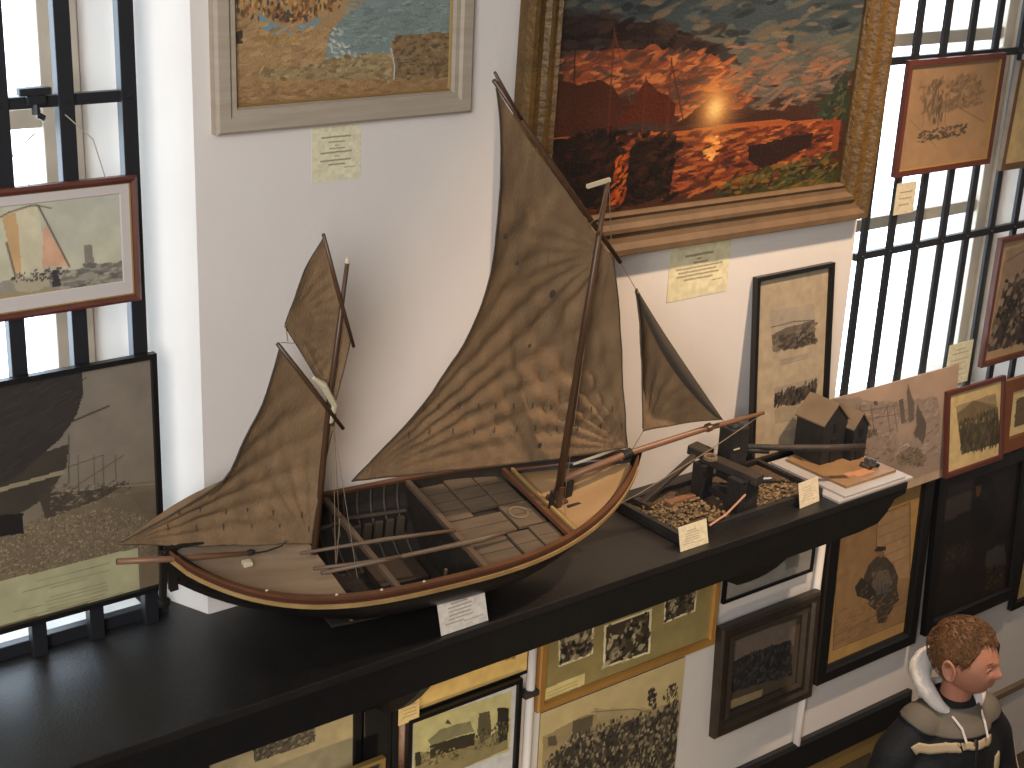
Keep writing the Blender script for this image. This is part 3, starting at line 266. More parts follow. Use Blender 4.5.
 'crowd': [["g",[168,148,104],[176,156,110],0.03,4],["p",[140,122,86],[[0.022,0.8],[0.289,0.848],[0.738,0.676],[1.02,0.619],[1.039,0.384],[0.037,0.475]],0.01,0],["p",[88,78,58],[[0.216,0.832],[0.354,0.82],[0.359,0.665],[0.223,0.695]],0.002,0],["p",[150,132,94],[[0.351,0.869],[0.737,0.69],[0.719,0.616],[0.401,0.751]],0.01,0],["l",[96,84,62],0.004,[[0.342,0.847],[0.644,0.728],[0.787,0.624]]],["p",[58,52,42],[[0.043,0.551],[0.236,0.662],[0.583,0.645],[0.813,0.583],[0.973,0.614],[1.1,-0.528],[0.065,0.079]],0.02,0],["d",[[46,42,36],[34,32,30],[96,86,66],[70,62,50],[150,134,102],[128,114,86]],1500,[[0.042,0.579],[0.233,0.717],[0.579,0.701],[0.81,0.626],[0.968,0.672],[1.1,-0.528],[0.065,0.079]],0.034,0.017,1.45,0.5],["d",[[42,38,34],[60,54,44]],40,[[0.744,0.837],[0.8,0.824],[0.812,0.652],[0.755,0.681]],0.03,0.014,1.5,0.3],["d",[[42,38,34],[80,70,54]],60,[[0.889,0.794],[0.958,0.802],[0.985,0.608],[0.85,0.703]],0.02,0.01,1.5,0.3],["p",[90,78,58],[[0.053,0.784],[0.105,0.778],[0.12,0.683],[0.057,0.709]],0.01,0]],
 'steeple': [["p",[176,150,104],[[-0.05,-0.05],[1.05,-0.05],[1.05,1.05],[-0.05,1.05]],0.0,0],["p",[110,98,76],[[0.254,0.421],[0.498,0.482],[0.608,0.263],[0.378,0.238]],0.01,0]],
 'papers': [["p",[128,124,116],[[-0.05,-0.05],[1.05,-0.05],[1.05,1.05],[-0.05,1.05]],0.0,0],["p",[104,100,94],[[0.676,0.302],[0.845,0.252],[0.845,0.103],[0.69,0.112]],0.002,0]],
 'pale': [["p",[170,152,112],[[-0.05,-0.05],[1.05,-0.05],[1.05,1.05],[-0.05,1.05]],0.0,0],["p",[90,80,64],[[0.3,0.737],[0.472,0.78],[0.719,0.754],[0.719,0.589],[0.31,0.602]],0.006,0],["d",[[56,52,46],[140,126,96],[80,72,58]],140,[[0.3,0.737],[0.719,0.738],[0.719,0.589],[0.31,0.602]],0.03,0.012,0.4,0.9]],
 'cream': [["p",[212,176,106],[[-0.05,-0.05],[1.05,-0.05],[1.05,1.05],[-0.05,1.05]],0.0,0],["p",[150,120,72],[[0.256,0.462],[0.895,0.553],[0.913,0.184],[0.727,0.24],[0.285,0.221]],0.001,0]],
}

# ------------------------------------------------------------------ the room
W = 2.681
M_wall = mat('wall_paint', (216, 208, 198), .75, c2=(208, 199, 190), scale=2.2, bump=.10, bscale=22)
M_white = mat('white_gloss_paint', (226, 224, 218), .4, c2=(216, 212, 204), scale=6)
M_cream = mat('cream_window_paint', (206, 196, 178), .45, c2=(190, 178, 160), scale=9)
M_black = mat('black_shelf_paint', (23, 21, 20), .42, c2=(33, 30, 27), scale=14, bump=.12, bscale=160, spec=.5)
M_bar = mat('black_iron', (30, 31, 34), .4, spec=.5)
M_floor = mat('brown_floor', (70, 58, 48), .5, c2=(86, 72, 58), scale=5)
M_ceil = mat('ceiling_paint', (200, 196, 188), .8)
ZL, ZR, ZT, ZC, ZF = 0.0, -.285, 1.95, 3.0, -1.65
XA, XB, XC, XD, XL, XR = -.25, 1.307, 3.342, 4.53, -3.0, 7.0
YB = 2.96
mb = MB()
def quad(*p): mb.add(p, [(0, 1, 2, 3)])
for a, b, c, d in ((XL, XA, ZF, ZC), (XB, XC, ZF, ZC), (XD, XR, ZF, ZC), (XA, XB, ZF, ZL), (XA, XB, ZT, ZC), (XC, XD, ZF, ZR), (XC, XD, ZT, ZC)):
    quad((a, W, c), (b, W, c), (b, W, d), (a, W, d))
for x0, x1, z0 in ((XA, XB, ZL), (XC, XD, ZR)):
    s_ = .115
    quad((x0, W, z0), (x0+s_, YB, z0), (x0+s_, YB, ZT), (x0, W, ZT))
    quad((x1, W, z0), (x1-s_, YB, z0), (x1-s_, YB, ZT), (x1, W, ZT))
    quad((x0, W, ZT), (x1, W, ZT), (x1-s_, YB, ZT), (x0+s_, YB, ZT))
    quad((x0, W, z0-.03), (x1, W, z0-.03), (x1-s_, YB, z0-.03), (x0+s_, YB, z0-.03))
    # masonry around the window at the back of the reveal
    quad((x0+s_, YB, z0), (x0+s_, YB, ZT), (x0+s_, YB+.3, ZT), (x0+s_, YB+.3, z0)); quad((x1-s_, YB, z0), (x1-s_, YB, ZT), (x1-s_, YB+.3, ZT), (x1-s_, YB+.3, z0))
struct(mb.build('wall_back', M_wall), 'white painted wall hung with pictures above and below the black shelf')
mb = MB(); mb.box(XL-.1, XL, -3.2, W+.1, ZF, ZC); struct(mb.build('wall_left', M_wall))
mb = MB(); mb.box(XR, XR+.1, -3.2, W+.1, ZF, ZC); struct(mb.build('wall_right', M_wall))
mb = MB(); mb.box(XL, XR, -3.2, -3.1, ZF, ZC); struct(mb.build('wall_front', M_wall))
mb = MB(); mb.box(XL, XR, -3.2, W, ZF-.1, ZF); struct(mb.build('floor', M_floor))
mb = MB(); mb.box(XL, XR, -3.2, W+.02, ZC, ZC+.1); struct(mb.build('ceiling', M_ceil))
M_glass = glass_mat()
def sash_window(name, x0, x1, z0, z1, rails, stiles, label):
    y = YB
    r = empty(name, ((x0+x1)/2, y, z0)); r['kind'] = 'structure'; r['label'] = label; cx = (x0+x1)/2
    f = MB(); L = lambda v: v-cx
    f.box(L(x0), L(x0)+.022, -.012, .09, 0, z1-z0, bev=.003); f.box(L(x1)-.022, L(x1), -.012, .09, 0, z1-z0, bev=.003)
    f.box(L(x0)+.022, L(x0)+.07, .02, .08, 0, z1-z0, bev=.003); f.box(L(x1)-.07, L(x1)-.022, .02, .08, 0, z1-z0, bev=.003)
    f.box(L(x0), L(x1), -.0, .08, -.02, .05, bev=.003); f.box(L(x0), L(x1), 0, .08, z1-z0-.05, z1-z0)
    fo = f.build('window_frame', M_cream, r)
    s = MB()
    for z in rails: s.box(L(x0)+.07, L(x1)-.07, .03, .07, z-.02-z0, z+.02-z0, bev=.003)
    for x in stiles: s.box(L(x)-.012, L(x)+.012, .035, .065, .05, z1-z0-.05, bev=.003)
    s.build('glazing_bars', M_cream, r)
    g = MB(); g.box(L(x0)+.05, L(x1)-.05, .052, .056, .02, z1-z0-.02); g.build('pane', M_glass, r)
    return r
sash_window('window_1', XA+.115, XB-.115, .02, ZT, (.47, 1.05, 1.6), (.52,), 'bright cream sash window behind the iron bars at the left')
sash_window('window_2', XC+.115, XD-.115, ZR+.16, ZT, (.505, 1.08, 1.6), (), 'bright sash window behind the iron bars at the right')
mb = MB(); mb.box(XA+.02, XB-.12, 2.755, YB, .0, .028, bev=.003); struct(mb.build('trim_1', M_white), 'white window sill behind the bars at the left')
mb = MB(); mb.box(XC+.02, XD-.02, 2.76, YB, ZR, ZR+.15, bev=.004); struct(mb.build('trim_2', M_white), 'white window sill at the right')
mb = MB(); mb.box(4.2, XR, 2.66, W, -1.315, -1.29, bev=.003); struct(mb.build('trim_3', mat('dado_rail', (120, 104, 82), .5)), 'thin rail along the lower wall at the right')

def bar_grid(label, xs, z0, z1, rails, y=2.72, feet=True, bw=.0155, bd=.012):
    r = empty('window_bars', ((xs[0]+xs[-1])/2, y, z0)); tag(r, label, 'window bars'); cx = (xs[0]+xs[-1])/2
    for x in xs:
        m = MB(); m.box(x-cx-bw, x-cx+bw, -bd, bd, 0, z1-z0, bev=.0015)
        o = m.build('bar', M_bar, r)
    for z in rails:
        m = MB(); m.box(xs[0]-cx-.03, xs[-1]-cx+bw, -.004, .012, z-z0-.011, z-z0+.011, bev=.0015)
        for x in xs: m.ell((x-cx, -bd, z-z0), .005, 6, 4)
        m.build('cross_rail', M_bar, r)
    if feet:
        m = MB(); m.box(xs[0]-cx-.1, xs[-1]-cx+.05, .012, .034, .0, .03, bev=.002); m.build('bottom_rail', M_bar, r)
    return r
bar_grid('black iron window bars standing on the shelf at the left', [.081+.1217*k for k in range(10)][:1]+[.2027+.1234*k for k in range(9)], 0, 1.9, (1.134,))
bar_grid('black iron bars across the bright right hand window', [3.43+.1235*k for k in range(9)], ZR, 1.9, (.515, 1.075), feet=False, bw=.0125, bd=.006)
# window catch on the left bars
mb = MB(); mb.box(-.03, .03, -.02, .0, .0, .014, bev=.002); mb.tube([(0, -.012, 0), (0, -.014, -.035)], .008); mb.box(-.018, .018, -.022, -.004, -.016, .0, bev=.002); mb.tube([(.0, -.02, -.035), (.012, -.022, -.042)], .006)
tag(mb.build('window_catch', M_bar, loc=(1.008, 2.724, 1.148)), 'small dark metal catch on the cross rail of the left window', 'catch')

# the shelf
mb = MB()
mb.box(-.9, 3.238, 2.309, W, -.022, 0, bev=.003); extrude_poly(mb, [(XA-.004, W-.002), (XB+.004, W-.002), (XB-.108, YB-.002), (XA+.108, YB-.002)], 'z', -.022, 0)
sh = mb.build('display_shelf', M_black); tag(sh, 'long black painted shelf carrying the model boat', 'shelf')
mb = MB(); mb.add([], [])
pts = [(-.9, -.022), (3.236, -.022), (3.236, -.035), (3.19, -.043), (3.165, -.075), (3.13, -.1), (3.05, -.107), (-.9, -.107)]
extrude_poly(mb, pts, 'y', 2.311, 2.333); M_fas = mat('black_fascia_paint', (13, 12, 11), .5, c2=(19, 17, 15), scale=20, bump=.1, bscale=120); mb.build('fascia', M_fas, sh)
def bracket(x, leg=False):
    m = MB(); p = [(W-.001, -.022), (2.335, -.022), (2.335, -.1), (2.40, -.108)]
    for k in range(9):
        a = math.pi/2*k/8; p.append((2.40+.25*math.sin(a), -.36+.252*math.cos(a)) if False else (2.60-.2*math.cos(a), -.108-.25*(1-math.cos(a))**.5*math.sin(a)**.5))
    p += [(W-.001, -.37)]
    extrude_poly(m, p, 'x', x-.014, x+.014); m.build('bracket', M_fas, sh)
for x in (.3, 1.735, 2.93): bracket(x)
mb = MB(); mb.box(1.697, 1.80, 2.655, W, ZF, -.372, bev=.003); mb.box(1.775, 1.787, 2.648, 2.657, ZF, -.374); tag(mb.build('wooden_post', M_fas), 'black upright post against the wall under the shelf', 'post')
# conduits
for x, z1, lab in ((3.353, -.26, 'thin white pipe down the wall between the two dark frames'), (2.225, -.11, 'thin white pipe beside the photograph of a thatched barn')):
    mb = MB(); mb.tube([(x, 2.668, ZF), (x, 2.668, z1)], .0125, 12); o = mb.build('wall_pipe', M_wall, smooth=True); tag(o, lab, 'pipe')
    if x < 3:
        c = MB(); c.box(x-.028, x+.028, 2.652, 2.68, -.515, -.497, bev=.003); c.build('pipe_clip', mat('clip', (60, 52, 46), .5), o)

# ------------------------------------------------------------------ framed pictures
P_gloss = paint_mat('glazed_print', .5, .25); P_matte = paint_mat('matt_print', .6, 0); P_oil = paint_mat('oil_paint', .38, .15, .5)
F_grey = mat('grey_limed_wood', (170, 156, 138), .55, c2=(154, 140, 120), scale=5, stretch=(1, 1, 14), bump=.1, bscale=40)
F_gold = mat('worn_gilt', (116, 86, 42), .45, c2=(70, 52, 28), scale=26, metal=.15, bump=.5, bscale=70, contrast=.8)
F_gold2 = mat('dull_gilt', (108, 84, 60), .6, c2=(90, 70, 48), scale=18, bump=.08, bscale=90)
F_maroon = mat('mahogany_frame', (78, 40, 32), .35, c2=(98, 54, 42), scale=18, spec=.6)
F_red = mat('red_brown_frame', (92, 48, 38), .4, c2=(78, 40, 32), scale=14)
F_black = mat('black_frame', (20, 19, 19), .35, spec=.5)
F_slip = mat('gilt_slip', (150, 122, 70), .4, metal=.3)
F_pine = mat('honey_oak_frame', (170, 124, 62), .4, c2=(150, 106, 50), scale=8, stretch=(1, 1, 1))
F_dark = mat('dark_oak_frame', (58, 48, 38), .4, c2=(42, 34, 28), scale=10, bump=.1)
F_orange = mat('orange_pine_frame', (122, 72, 42), .45, c2=(104, 60, 36), scale=9)
def mount_mat(c): return mat('mount_%d_%d_%d' % c, c, .8)
GAIN = 1.25
def picture(name, key, label, x0, x1, z0, z1, yt, yb, prof, fm, art, dens=340, opening=None, mount=None, slip=None, pm=None, roll=0, group=None, gain=None, cat='framed picture', lift=0):
    """outer rectangle x0..x1, z0..z1; yt/yb = depth of the front face at top and bottom; prof = (inset, forward) steps of the frame"""
    cx = (x0+x1)/2; h = z1-z0
    dep = max(p[1] for p in prof) if prof else .004
    ang = math.atan2(yt-yb, h)
    r = empty(name, (cx, yb+dep, z0), (-ang, roll, 0)); tag(r, label, cat, group)
    X0, X1 = x0-cx, x1-cx
    if prof:
        fr = ring_mesh(X0, X1, 0, h, [(0, 0)]+[(a, -d) for a, d in prof]+[(prof[-1][0], 0)], isinstance(fm, list))
        fr.build('frame', fm, r)
        ins = prof[-1][0]; di = prof[-1][1]
    else: ins = 0; di = 0
    a0, a1, b0, b1 = X0+ins, X1-ins, ins, h-ins
    if slip:
        s_ = ring_mesh(a0-.001, a1+.001, b0-.001, b1+.001, [(0, -.002), (0, -di*.7), (slip[0]*.4, -di*.7-.002), (slip[0], -di*.45), (slip[0], -.002)]); s_.build('slip', slip[1], r)
    ops = ART[art] if isinstance(art, str) else art
    e = .003 if prof else 0
    sx0, sx1, sz0, sz1 = SHEET[art] if isinstance(art, str) else (x0, x1, z0, z1)
    picture_mesh('picture' if prof else 'print', a0-e, a1+e, b0-e, b1+e, -.006 if prof else -.004, ops, pm or P_gloss, r, dens, gain or GAIN, hash_seed(label))
    if prof:
        bk = MB(); bk.box(X0+.004, X1-.004, -.002, .0, .004, h-.004); bk.build('backing', mat('backing_board', (120, 100, 74), .8), r)
    if opening:
        l, r_, b, t = opening
        m = MB(); q = [(a0, b0), (a1, b0), (a1, b1), (a0, b1)]; i = [(a0+l, b0+b), (a1-r_, b0+b), (a1-r_, b1-t), (a0+l, b1-t)]
        i2 = [(i[0][0]+.002, i[0][1]+.002), (i[1][0]-.002, i[1][1]+.002), (i[2][0]-.002, i[2][1]-.002), (i[3][0]+.002, i[3][1]-.002)]
        y = -.0085
        m.add([(x, y, z) for x, z in q]+[(x, y, z) for x, z in i]+[(x, y+.002, z) for x, z in i2]+[(x, -.003, z) for x, z in q], [(k, (k+1) % 4, 4+(k+1) % 4, 4+k) for k in range(4)]+[(4+k, 4+(k+1) % 4, 8+(k+1) % 4, 8+k) for k in range(4)]+[(12+k, 12+(k+1) % 4, (k+1) % 4, k) for k in range(4)])
        m.build('mount', mount, r)
    return r
def hash_seed(s): return sum(ord(c)*(i+1) for i, c in enumerate(s)) % 9973
SHEET = {k: None for k in ART}; SHEET = {k: (0, 0, 0, 0) for k in ART}

def flat(w, d): return [(0, d), (w, d)]
# the two oil paintings
picture('oil_painting', 1, 'beach scene oil painting with a blue boat in a pale grey wooden frame', 1.345, 1.960, 1.054, 1.53, 2.655, 2.655,
        [(.0, .020), (.006, .026), (.03, .026), (.036, .020), (.046, .020), (.05, .012)], F_grey, 'beach', 360, pm=P_oil, gain=1.1, slip=(.006, F_slip), cat='painting')
picture('oil_painting', 2, 'large fiery sunset harbour oil painting in a wide ornate gilt frame', 2.082, 3.336, .664, 1.60, 2.615, 2.635,
        [(.0, .030), (.008, .046), (.022, .046), (.034, .030), (.052, .026), (.062, .036), (.072, .036), (.082, .022), (.094, .020), (.102, .026), (.108, .014)], [F_gold, F_gold2], 'sunset', 330, pm=P_oil, gain=.72, cat='painting', roll=math.radians(.7))
# on the left bars
picture('framed_print', 3, 'sailing barge watercolour print in a thin maroon frame hanging on the left window bars', .78, 1.192, .733, .985, 2.69, 2.692,
        [(.0, .014), (.006, .018), (.013, .014)], F_maroon, 'water', 420, opening=(.03, .02, .028, .02), mount=mount_mat((186, 176, 168)), slip=(.005, F_slip))
picture('framed_poster', 4, 'large black and white poster of beached boats with a caption panel, left window', .68, 1.215, .086, .619, 2.688, 2.688,
        [(.0, .016), (.011, .016)], F_black, 'poster', 420)
# leaning on the shelf
picture('framed_print', 5, 'tall narrow dark framed print with two small sepia photographs standing on the shelf', 2.935, 3.247, .002, .537, 2.662, 2.612,
        [(.0, .018), (.012, .018), (.014, .012)], F_black, 'tall', 420, gain=.72)
# right window
picture('framed_sketch', 6, 'sepia sketch of trees in a red brown frame hanging on the right window bars', 3.497, 3.946, .745, 1.078, 2.69, 2.69,
        [(.0, .016), (.016, .016)], F_red, 'sketch', 300, gain=.9, slip=(.003, F_slip))
picture('framed_photograph', 7, 'crowd photograph in a dark maroon frame hanging on the bars at the right edge', 4.052, 4.50, .068, .497, 2.675, 2.675,
        [(.0, .018), (.014, .018), (.017, .010)], F_maroon, 'market', 260, slip=(.003, F_slip))
picture('framed_print', 8, 'gilt framed print of a tower partly cut off at the upper right edge', 4.022, 4.42, .712, 1.05, 2.69, 2.70,
        [(.0, .016), (.018, .016)], F_gold2, 'steeple', 220)
picture('framed_photograph', 9, 'small cream mounted landscape photograph in a red brown frame standing below the right window', 3.858, 4.162, -.255, .031, 2.652, 2.612,
        [(.0, .014), (.013, .014), (.016, .009)], F_red, 'green', 420, gain=.95)
picture('framed_print', 10, 'orange pine framed print at the right edge beside the small cream mounted photograph', 4.182, 4.50, -.255, .002, 2.66, 2.64,
        [(.0, .016), (.045, .016), (.05, .009)], F_orange, [['p', [190, 168, 118], [[-.1, -.1], [1.1, -.1], [1.1, 1.1], [-.1, 1.1]], 0, 0], ['p', [90, 74, 54], [[.15, .2], [1.1, .2], [1.1, .8], [.15, .8]], .01, 0]], 200)
picture('unframed_photograph', 11, 'large unframed sepia photograph of figures on a quarry edge leaning below the right window', 3.315, 3.925, -.262, .107, 2.675, 2.64, [], None, 'quarry', 420, pm=P_matte, cat='photograph')
# below the shelf
picture('framed_drawing', 12, 'sepia figure study print in a wide black frame under the right end of the shelf', 3.378, 3.868, -.868, -.225, 2.655, 2.635,
        [(.0, .022), (.036, .024), (.042, .018), (.052, .014)], F_black, 'printp', 380, gain=.95)
picture('dark_painting', 13, 'very dark portrait painting in a black frame to the right of the figure study', 3.885, 4.40, -.84, -.272, 2.65, 2.615,
        [(.0, .022), (.04, .022), (.046, .012)], F_black, 'dark', 260, cat='painting')
picture('framed_photo_display', 14, 'olive mounted display of several small photographs in a honey oak frame under the shelf', 2.242, 2.904, -.572, -.17, 2.65, 2.65,
        [(.0, .014), (.004, .018), (.02, .018), (.024, .011)], F_pine, 'collage', 420, cat='photo display')
picture('framed_photograph', 15, 'dark group photograph in a broad dark oak frame between the oak display and white pipe', 2.915, 3.345, -.888, -.52, 2.635, 2.62,
        [(.0, .024), (.008, .030), (.026, .030), (.034, .020), (.044, .020), (.056, .026), (.064, .012)], F_dark, 'group', 420)
picture('framed_photograph', 16, 'photograph of a low barn with pale mount in a black frame under the shelf', 1.825, 2.184, -.735, -.443, 2.65, 2.65,
        [(.0, .016), (.012, .016), (.014, .010)], F_black, 'barn', 460)
picture('unframed_photograph', 17, 'unframed sepia photograph of a crowd below the oak framed display', 2.27, 2.805, -.985, -.592, 2.672, 2.672, [], None, 'crowd', 420, pm=P_matte, cat='photograph')
picture('framed_certificate', 18, 'thin black framed pale document half hidden behind the shelf above the group photograph', 2.933, 3.318, -.454, -.18, 2.662, 2.662,
        [(.0, .012), (.009, .012)], F_black, 'papers', 200)
picture('framed_photograph', 19, 'cream mounted photograph in a dark frame at the bottom left below the shelf', 1.27, 1.69, -.60, -.28, 2.655, 2.655,
        [(.0, .016), (.016, .016), (.019, .010)], F_black, 'pale', 420)
picture('framed_print', 20, 'cream print in a thin dark frame directly above the barn photograph', 1.72, 2.22, -.445, -.16, 2.668, 2.668,
        [(.0, .010), (.008, .010)], F_black, 'cream', 260)
picture('framed_print', 21, 'small pink print with a pale frame partly hidden left of the barn photograph', 1.758, 1.90, -.63, -.452, 2.672, 2.672,
        [(.0, .007), (.008, .007)], mat('pale_frame', (206, 186, 150), .6), [['g', [110, 80, 62], [170, 140, 120], .05, 4], ['p', [90, 64, 50], [[0, 0], [1, 0], [1, .3], [0, .3]], .1, 0]], 200)
picture('framed_print', 22, 'corner of a gilt edged dark frame at the bottom edge beside the black post', 1.43, 1.725, -.75, -.483, 2.60, 2.60,
        [(.0, .016), (.010, .016), (.012, .010)], F_slip, [['p', [30, 28, 26], [[-.1, -.1], [1.1, -.1], [1.1, 1.1], [-.1, 1.1]], 0, 0]], 100)
picture('large_framed_picture', 23, 'large black framed picture with a gilt inner edge low on the wall behind the boy', 3.02, 3.93, -1.63, -1.083, 2.655, 2.60,
        [(.0, .026), (.012, .034), (.10, .034), (.112, .02)], F_black, [['g', [46, 44, 34], [60, 54, 40], .1, 4]], 60, slip=(.07, F_slip))
picture('framed_print', 24, 'black framed print at the right edge beside the very dark portrait', 4.445, 4.85, -.93, -.45, 2.655, 2.655,
        [(.0, .018), (.026, .018), (.03, .010)], F_black, [['p', [150, 128, 86], [[-.1, -.1], [1.1, -.1], [1.1, 1.1], [-.1, 1.1]], 0, 0]], 60)

# lettering too small to read: rows of short dark strokes on the paper
def text_ops(bg, ink, rows, jit=1, small=None):
    ops = [['p', bg, [[-.1, -.1], [1.1, -.1], [1.1, 1.1], [-.1, 1.1]], 0, 0]]; rg = random.Random(len(rows)*7+jit)
    for v, a, b, w in rows:
        x = a
        while x < b:
            l = .02+rg.random()*.09; ops.append(['l', ink, w, [[x, v+rg.uniform(-.004, .004)], [min(x+l, b), v+rg.uniform(-.004, .004)]]]); x += l+.022
    return ops
R8 = [(.80, .20, .78, .030), (.71, .34, .66, .024), (.645, .47, .53, .02), (.59, .36, .66, .022), (.52, .18, .82, .030), (.445, .46, .54, .02), (.375, .18, .80, .030), (.30, .34, .66, .028), (.225, .66, .88, .016)]
R7 = [(.80, .26, .70, .030), (.725, .45, .52, .02), (.655, .40, .62, .024), (.57, .12, .88, .022), (.50, .16, .78, .022), (.43, .14, .82, .022), (.355, .26, .72, .022), (.27, .72, .90, .014)]
def card(label, x0, x1, z0, z1, ops, bgc, y=None, dens=800, kind='caption_card', loc=None, rot=(0, 0, 0), gain=1.12):
    w, h = x1-x0, z1-z0
    o = picture_mesh(kind, -w/2, w/2, 0, h, 0, ops, P_matte, None, dens, gain, 5)
    # a card is thin
    for v in o.data.vertices:
        if v.co.y > .001: v.co.y = .0012
    o.location = loc or ((x0+x1)/2, y-.0012, z0); o.rotation_euler = rot; tag(o, label, 'caption card', 'cream caption cards'); return o
card('cream caption card on the wall under the beach scene painting', 1.571, 1.689, .933, 1.048, text_ops([186, 178, 148], [128, 122, 102], R8), 0, y=2.681, gain=1.35)
card('cream caption card on the wall under the sunset painting', 2.62, 2.838, .510, .655, text_ops([186, 176, 142], [134, 124, 98], R7, 2), 0, y=2.681, gain=1.35)
card('small cream card taped to the bars below the framed tree sketch', 3.532, 3.622, .628, .722, text_ops([190, 178, 150], [120, 110, 96], [(.7, .2, .8, .03), (.5, .2, .8, .03), (.3, .2, .7, .03)], 3), 0, y=2.706)
card('cream notice taped to the bars above the small cream mounted photograph', 3.905, 4.028, .02, .162, text_ops([196, 190, 160], [130, 124, 104], [(.85, .3, .7, .02), (.75, .15, .85, .02), (.6, .15, .85, .015), (.5, .2, .8, .015), (.35, .3, .7, .02), (.22, .1, .9, .012)], 4), 0, y=2.706)
card('small cream label on the wall beside the barn photograph', 1.794, 1.856, -.447, -.385, text_ops([220, 190, 130], [130, 104, 66], [(.8, .3, .8, .03), (.62, .25, .85, .025), (.46, .25, .85, .025), (.3, .2, .85, .025)], 5), 0, y=2.652)
CR = [(.74, .28, .62, .030), (.64, .22, .70, .026), (.54, .22, .68, .022), (.44, .22, .66, .026), (.34, .2, .7, .022), (.24, .12, .5, .022), (.2, .5, .9, .016)]
card('white caption card on the shelf in front of the model sailing boat', 0, .126, 0, .084, text_ops([206, 194, 178], [158, 142, 128], CR, 6), 0, loc=(1.742, 2.322, .001), rot=(math.radians(-16), 0, 0))
card('small cream card leaning on the near left corner of the model capstan base', 0, .095, 0, .062, text_ops([200, 186, 154], [158, 144, 116], CR, 7), 0, loc=(2.448, 2.335, .001), rot=(math.radians(-14), 0, 0))
card('small cream card standing between the model capstan and white display board', 0, .082, 0, .068, text_ops([206, 190, 160], [170, 152, 124], CR, 8), 0, loc=(2.885, 2.352, .001), rot=(math.radians(-12), 0, math.radians(4)))
# picture cord of the watercolour
mb = MB(); mb.tube([(.985, 2.70, .98), (.955, 2.70, 1.045), (1.0, 2.702, 1.08)], .0012, 5); mb.tube([(1.06, 2.702, 1.11), (1.11, 2.70, 1.06), (1.13, 2.70, .985)], .0012, 5)
tag(mb.build('picture_cord', mat('cord', (170, 162, 140), .8)), 'thin pale cord holding up the sailing barge watercolour', 'cord')

# ------------------------------------------------------------------ the model sailing boat
BO = Vector((1.722, 2.497, .004)); PHI, PSI = math.radians(8.5), math.radians(-6)
BL = .572
def half(t, B=.194): return B*max(0, 1-abs(t)**(3.2 if t < 0 else 2.3))**(.6 if t < 0 else .74)
def sheer(t): return .186+(.080 if t < 0 else .075)*abs(t)**3.0
def keelz(t): return .008+(.20*abs(t)**2.5 if t < 0 else .17*abs(t)**3)
boat = empty('model_sailing_boat', BO, (PHI, 0, PSI))
tag(boat, 'large wooden model sailing lugger with three brown sails on the black shelf', 'model boat')
M_hull = mat('tarred_hull', (24, 21, 19), .4, c2=(38, 32, 27), scale=20, bump=.1)
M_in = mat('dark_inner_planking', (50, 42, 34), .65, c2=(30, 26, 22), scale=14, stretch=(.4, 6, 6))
M_rail = mat('varnished_rail', (104, 66, 42), .38, c2=(84, 54, 36), scale=16, spec=.5)
M_strake = mat('ochre_rubbing_strake', (168, 138, 88), .45, c2=(140, 108, 66), scale=20)
M_deck = mat('foredeck_varnish', (156, 126, 88), .4, c2=(138, 108, 72), scale=7, stretch=(.5, 5, 1), spec=.5)
M_deck2 = mat('aft_deck_wood', (152, 130, 104), .45, c2=(134, 112, 88), scale=7, stretch=(.5, 5, 1))
M_hatch = mat('grey_hatch_boards', (102, 86, 68), .6, c2=(82, 70, 56), scale=10, stretch=(1, 6, 1))
M_mast = mat('brown_spar', (88, 62, 42), .4, c2=(66, 46, 32), scale=12, stretch=(6, 6, .6))
M_spar = mat('reddish_spar', (132, 94, 68), .45, c2=(106, 74, 52), scale=12, stretch=(.6, 6, 6))
M_pole = mat('grey_wood_pole', (112, 92, 72), .5, c2=(88, 72, 56), scale=12)
M_rope = mat('rope', (120, 100, 78), .9); M_iron = mat('iron_fitting', (44, 42, 40), .4, metal=.3)
M_bone = mat('pale_wood', (196, 182, 150), .5)
TS = [-1+2*k/64 for k in range(65)]
def section(t, inset=0, zin=0, n=14):
    pts = []
    h_, s_, k_ = max(half(t)-inset, .0005), sheer(t), keelz(t)+zin
    for j in range(n+1):
        q = math.sin(math.pi/2*j/n)**1.3            # 0 gunwale .. 1 keel
        e = 2.5-1.2*min(1, max(0, (abs(t)-.35)/.5))
        pts.append((h_*max(0, 1-q**e), s_-(s_-k_)*q))
    return pts
mb = MB(); n = 14
def shell(inset, zin, mi):
    vs = []
    for t in TS:
        p = section(t, inset, zin, n)
        vs += [(BL*t*(1-inset/.6), y, z) for y, z in p]+[(BL*t*(1-inset/.6), -y, z) for y, z in p[::-1]]
    m_ = 2*(n+1); fs = [(i*m_+k, (i+1)*m_+k, (i+1)*m_+k+1, i*m_+k+1) for i in range(len(TS)-1) for k in range(m_-1)]
    mb.add(vs, fs, mi)
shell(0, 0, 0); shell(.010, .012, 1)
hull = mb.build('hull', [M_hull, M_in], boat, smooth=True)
mb = MB()                                   # keel, stem and sternpost
kp = [(BL*t, keelz(t)-.003) for t in [-.97+1.94*k/30 for k in range(31)]]
for (x0, z0), (x1, z1) in zip(kp[:-1], kp[1:]): mb.bar((x0, 0, z0), (x1, 0, z1), .010, .010)
mb.bar((BL*.985, 0, .19), (BL*1.003, 0, .275), .016, .02); mb.bar((BL*.93, 0, .125), (BL*.99, 0, .2), .014, .018)
mb.bar((-BL*.985, 0, .17), (-BL*1.004, 0, .275), .014, .018)
mb.build('keel', M_hull, hull)
